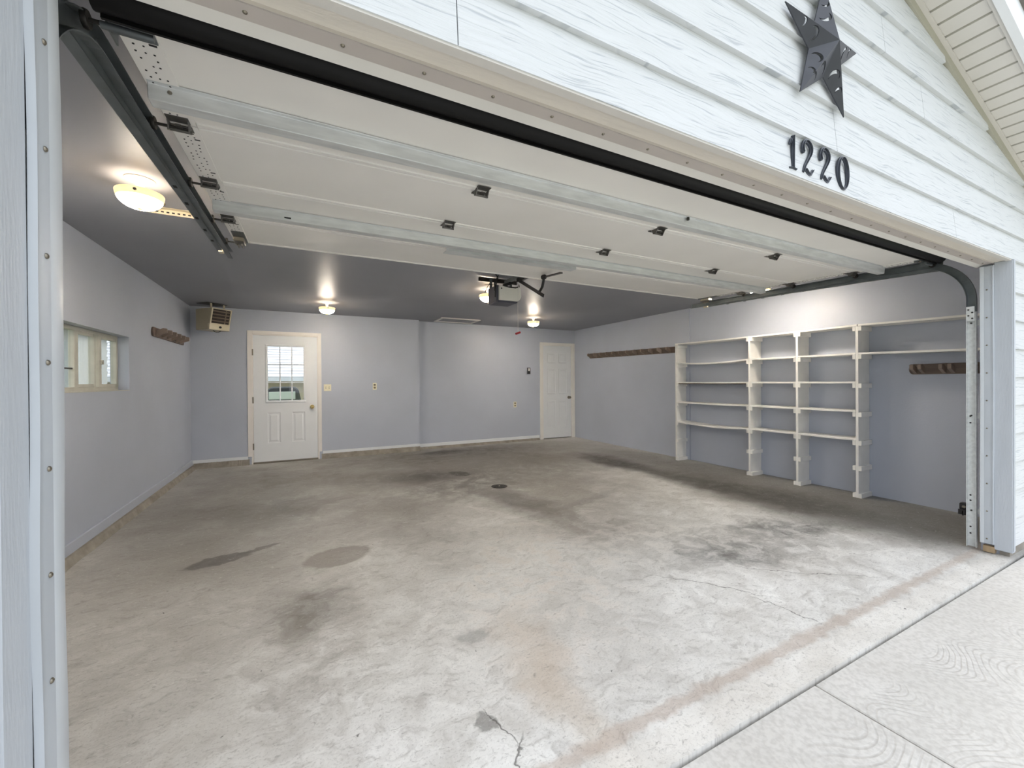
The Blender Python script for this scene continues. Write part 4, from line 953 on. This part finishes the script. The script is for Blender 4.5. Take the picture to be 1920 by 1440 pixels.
# ================================================================== OUTSIDE, seen through window and door glass
nh = thing('neighbour_house', 'neighbouring house with pale shingle roof beyond the glazed door', 'house', (-1.0, 17.0, -.3))
part(nh, 'wall', B().box(-9.0, 1.8, 17.2, 22.0, -.3, 1.42), M_NBEIGE)
part(nh, 'fascia', B().box(-9.4, 1.85, 16.75, 16.80, 1.36, 1.50), M_FASCIA)
rb = B()
for k in range(16):
    y0 = 16.75+.26*k; z0 = 1.50+.115*k
    rb.prism([(-9.4, y0, z0), (-9.4, y0+.28, z0+.118), (-9.4, y0+.28, z0+.135), (-9.4, y0, z0+.03)], (11.3, 0, 0))
part(nh, 'roof', rb, M_NROOF)
gr_ = thing('patio_item', 'dark rounded patio item with a pale panel beyond the lower door panes', 'patio item', (-.47, 10.4, -.3))
part(gr_, 'body', B().prism([(-.78, 10.3, -.3), (-.12, 10.3, -.3), (-.08, 10.3, .85), (-.14, 10.3, 1.15), (-.22, 10.3, 1.21), (-.66, 10.3, 1.21), (-.74, 10.3, 1.15), (-.80, 10.3, .85)], (0, .4, 0)), M_DARKOUT, bevel=.03)
part(gr_, 'panel', B().box(-.71, -.20, 10.28, 10.30, .93, 1.10), M_PALE, bevel=.006)
def blob(b, c, r, n, seed):
    rnd = random.Random(seed)
    for i in range(n):
        a = rnd.uniform(0, 6.283); u = rnd.uniform(-.9, 1); q = math.sqrt(1-u*u)*r*rnd.uniform(.55, 1)
        p = Vector(c)+Vector((q*math.cos(a), q*math.sin(a), u*r*1.25)); d1_ = Vector((rnd.uniform(-1, 1), rnd.uniform(-1, 1), rnd.uniform(-.4, 1))).normalized(); d2_ = d1_.orthogonal().normalized()
        L = r*.16; b.add([p-d1_*L, p+d2_*L*.45, p+d1_*L, p-d2_*L*.45], [(0, 1, 2, 3)])
    return b
def shrub(label, c, r, seed, mat=M_LEAF):
    o = thing('shrub', label, 'shrub', (c[0], c[1], -.3))
    part(o, 'foliage', blob(B(), (c[0], c[1], c[2]), r, 700, seed), mat)['kind'] = 'stuff'
    part(o, 'stem', B().cyl((c[0], c[1], -.3), (c[0], c[1], c[2]), r*.08, 8), M_BROWN)
shrub('dark shrub beyond the lower right door pane', (.17, 10.75, .95), .20, 3, M_DARKOUT)
shrub('green shrub outside the left window', (-6.2, 15.6, .95), .55, 5)
sd_ = thing('neighbour_shed', 'pale lap sided outbuilding beyond the left window', 'outbuilding', (-4.0, 11.5, -.3))
yA, yB = 10.9, 12.42
for k in range(7):
    z0 = 1.26+.16*k; part(sd_, 'siding_board', B().prism([(-4.02, yA, z0), (-4.0, yA, z0+.165), (-4.06, yA, z0+.165), (-4.06, yA, z0)], (0, yB-yA, 0)), M_NSID)
part(sd_, 'white_band', B().box(-4.06, -3.99, yA, yB, 1.15, 1.26), M_FASCIA)
part(sd_, 'lower_wall', B().box(-4.06, -4.02, yA, yB, -.3, 1.15), M_FRIEZE)
part(sd_, 'side_wall', B().box(-6.5, -4.06, yA, yB, -.3, 2.38), M_NSID)
part(sd_, 'roof', B().prism([(-3.8, yA-.2, 2.38), (-6.8, yA-.2, 2.38), (-5.3, yA-.2, 3.0)], (0, yB-yA+.4, 0)), M_ROOF)
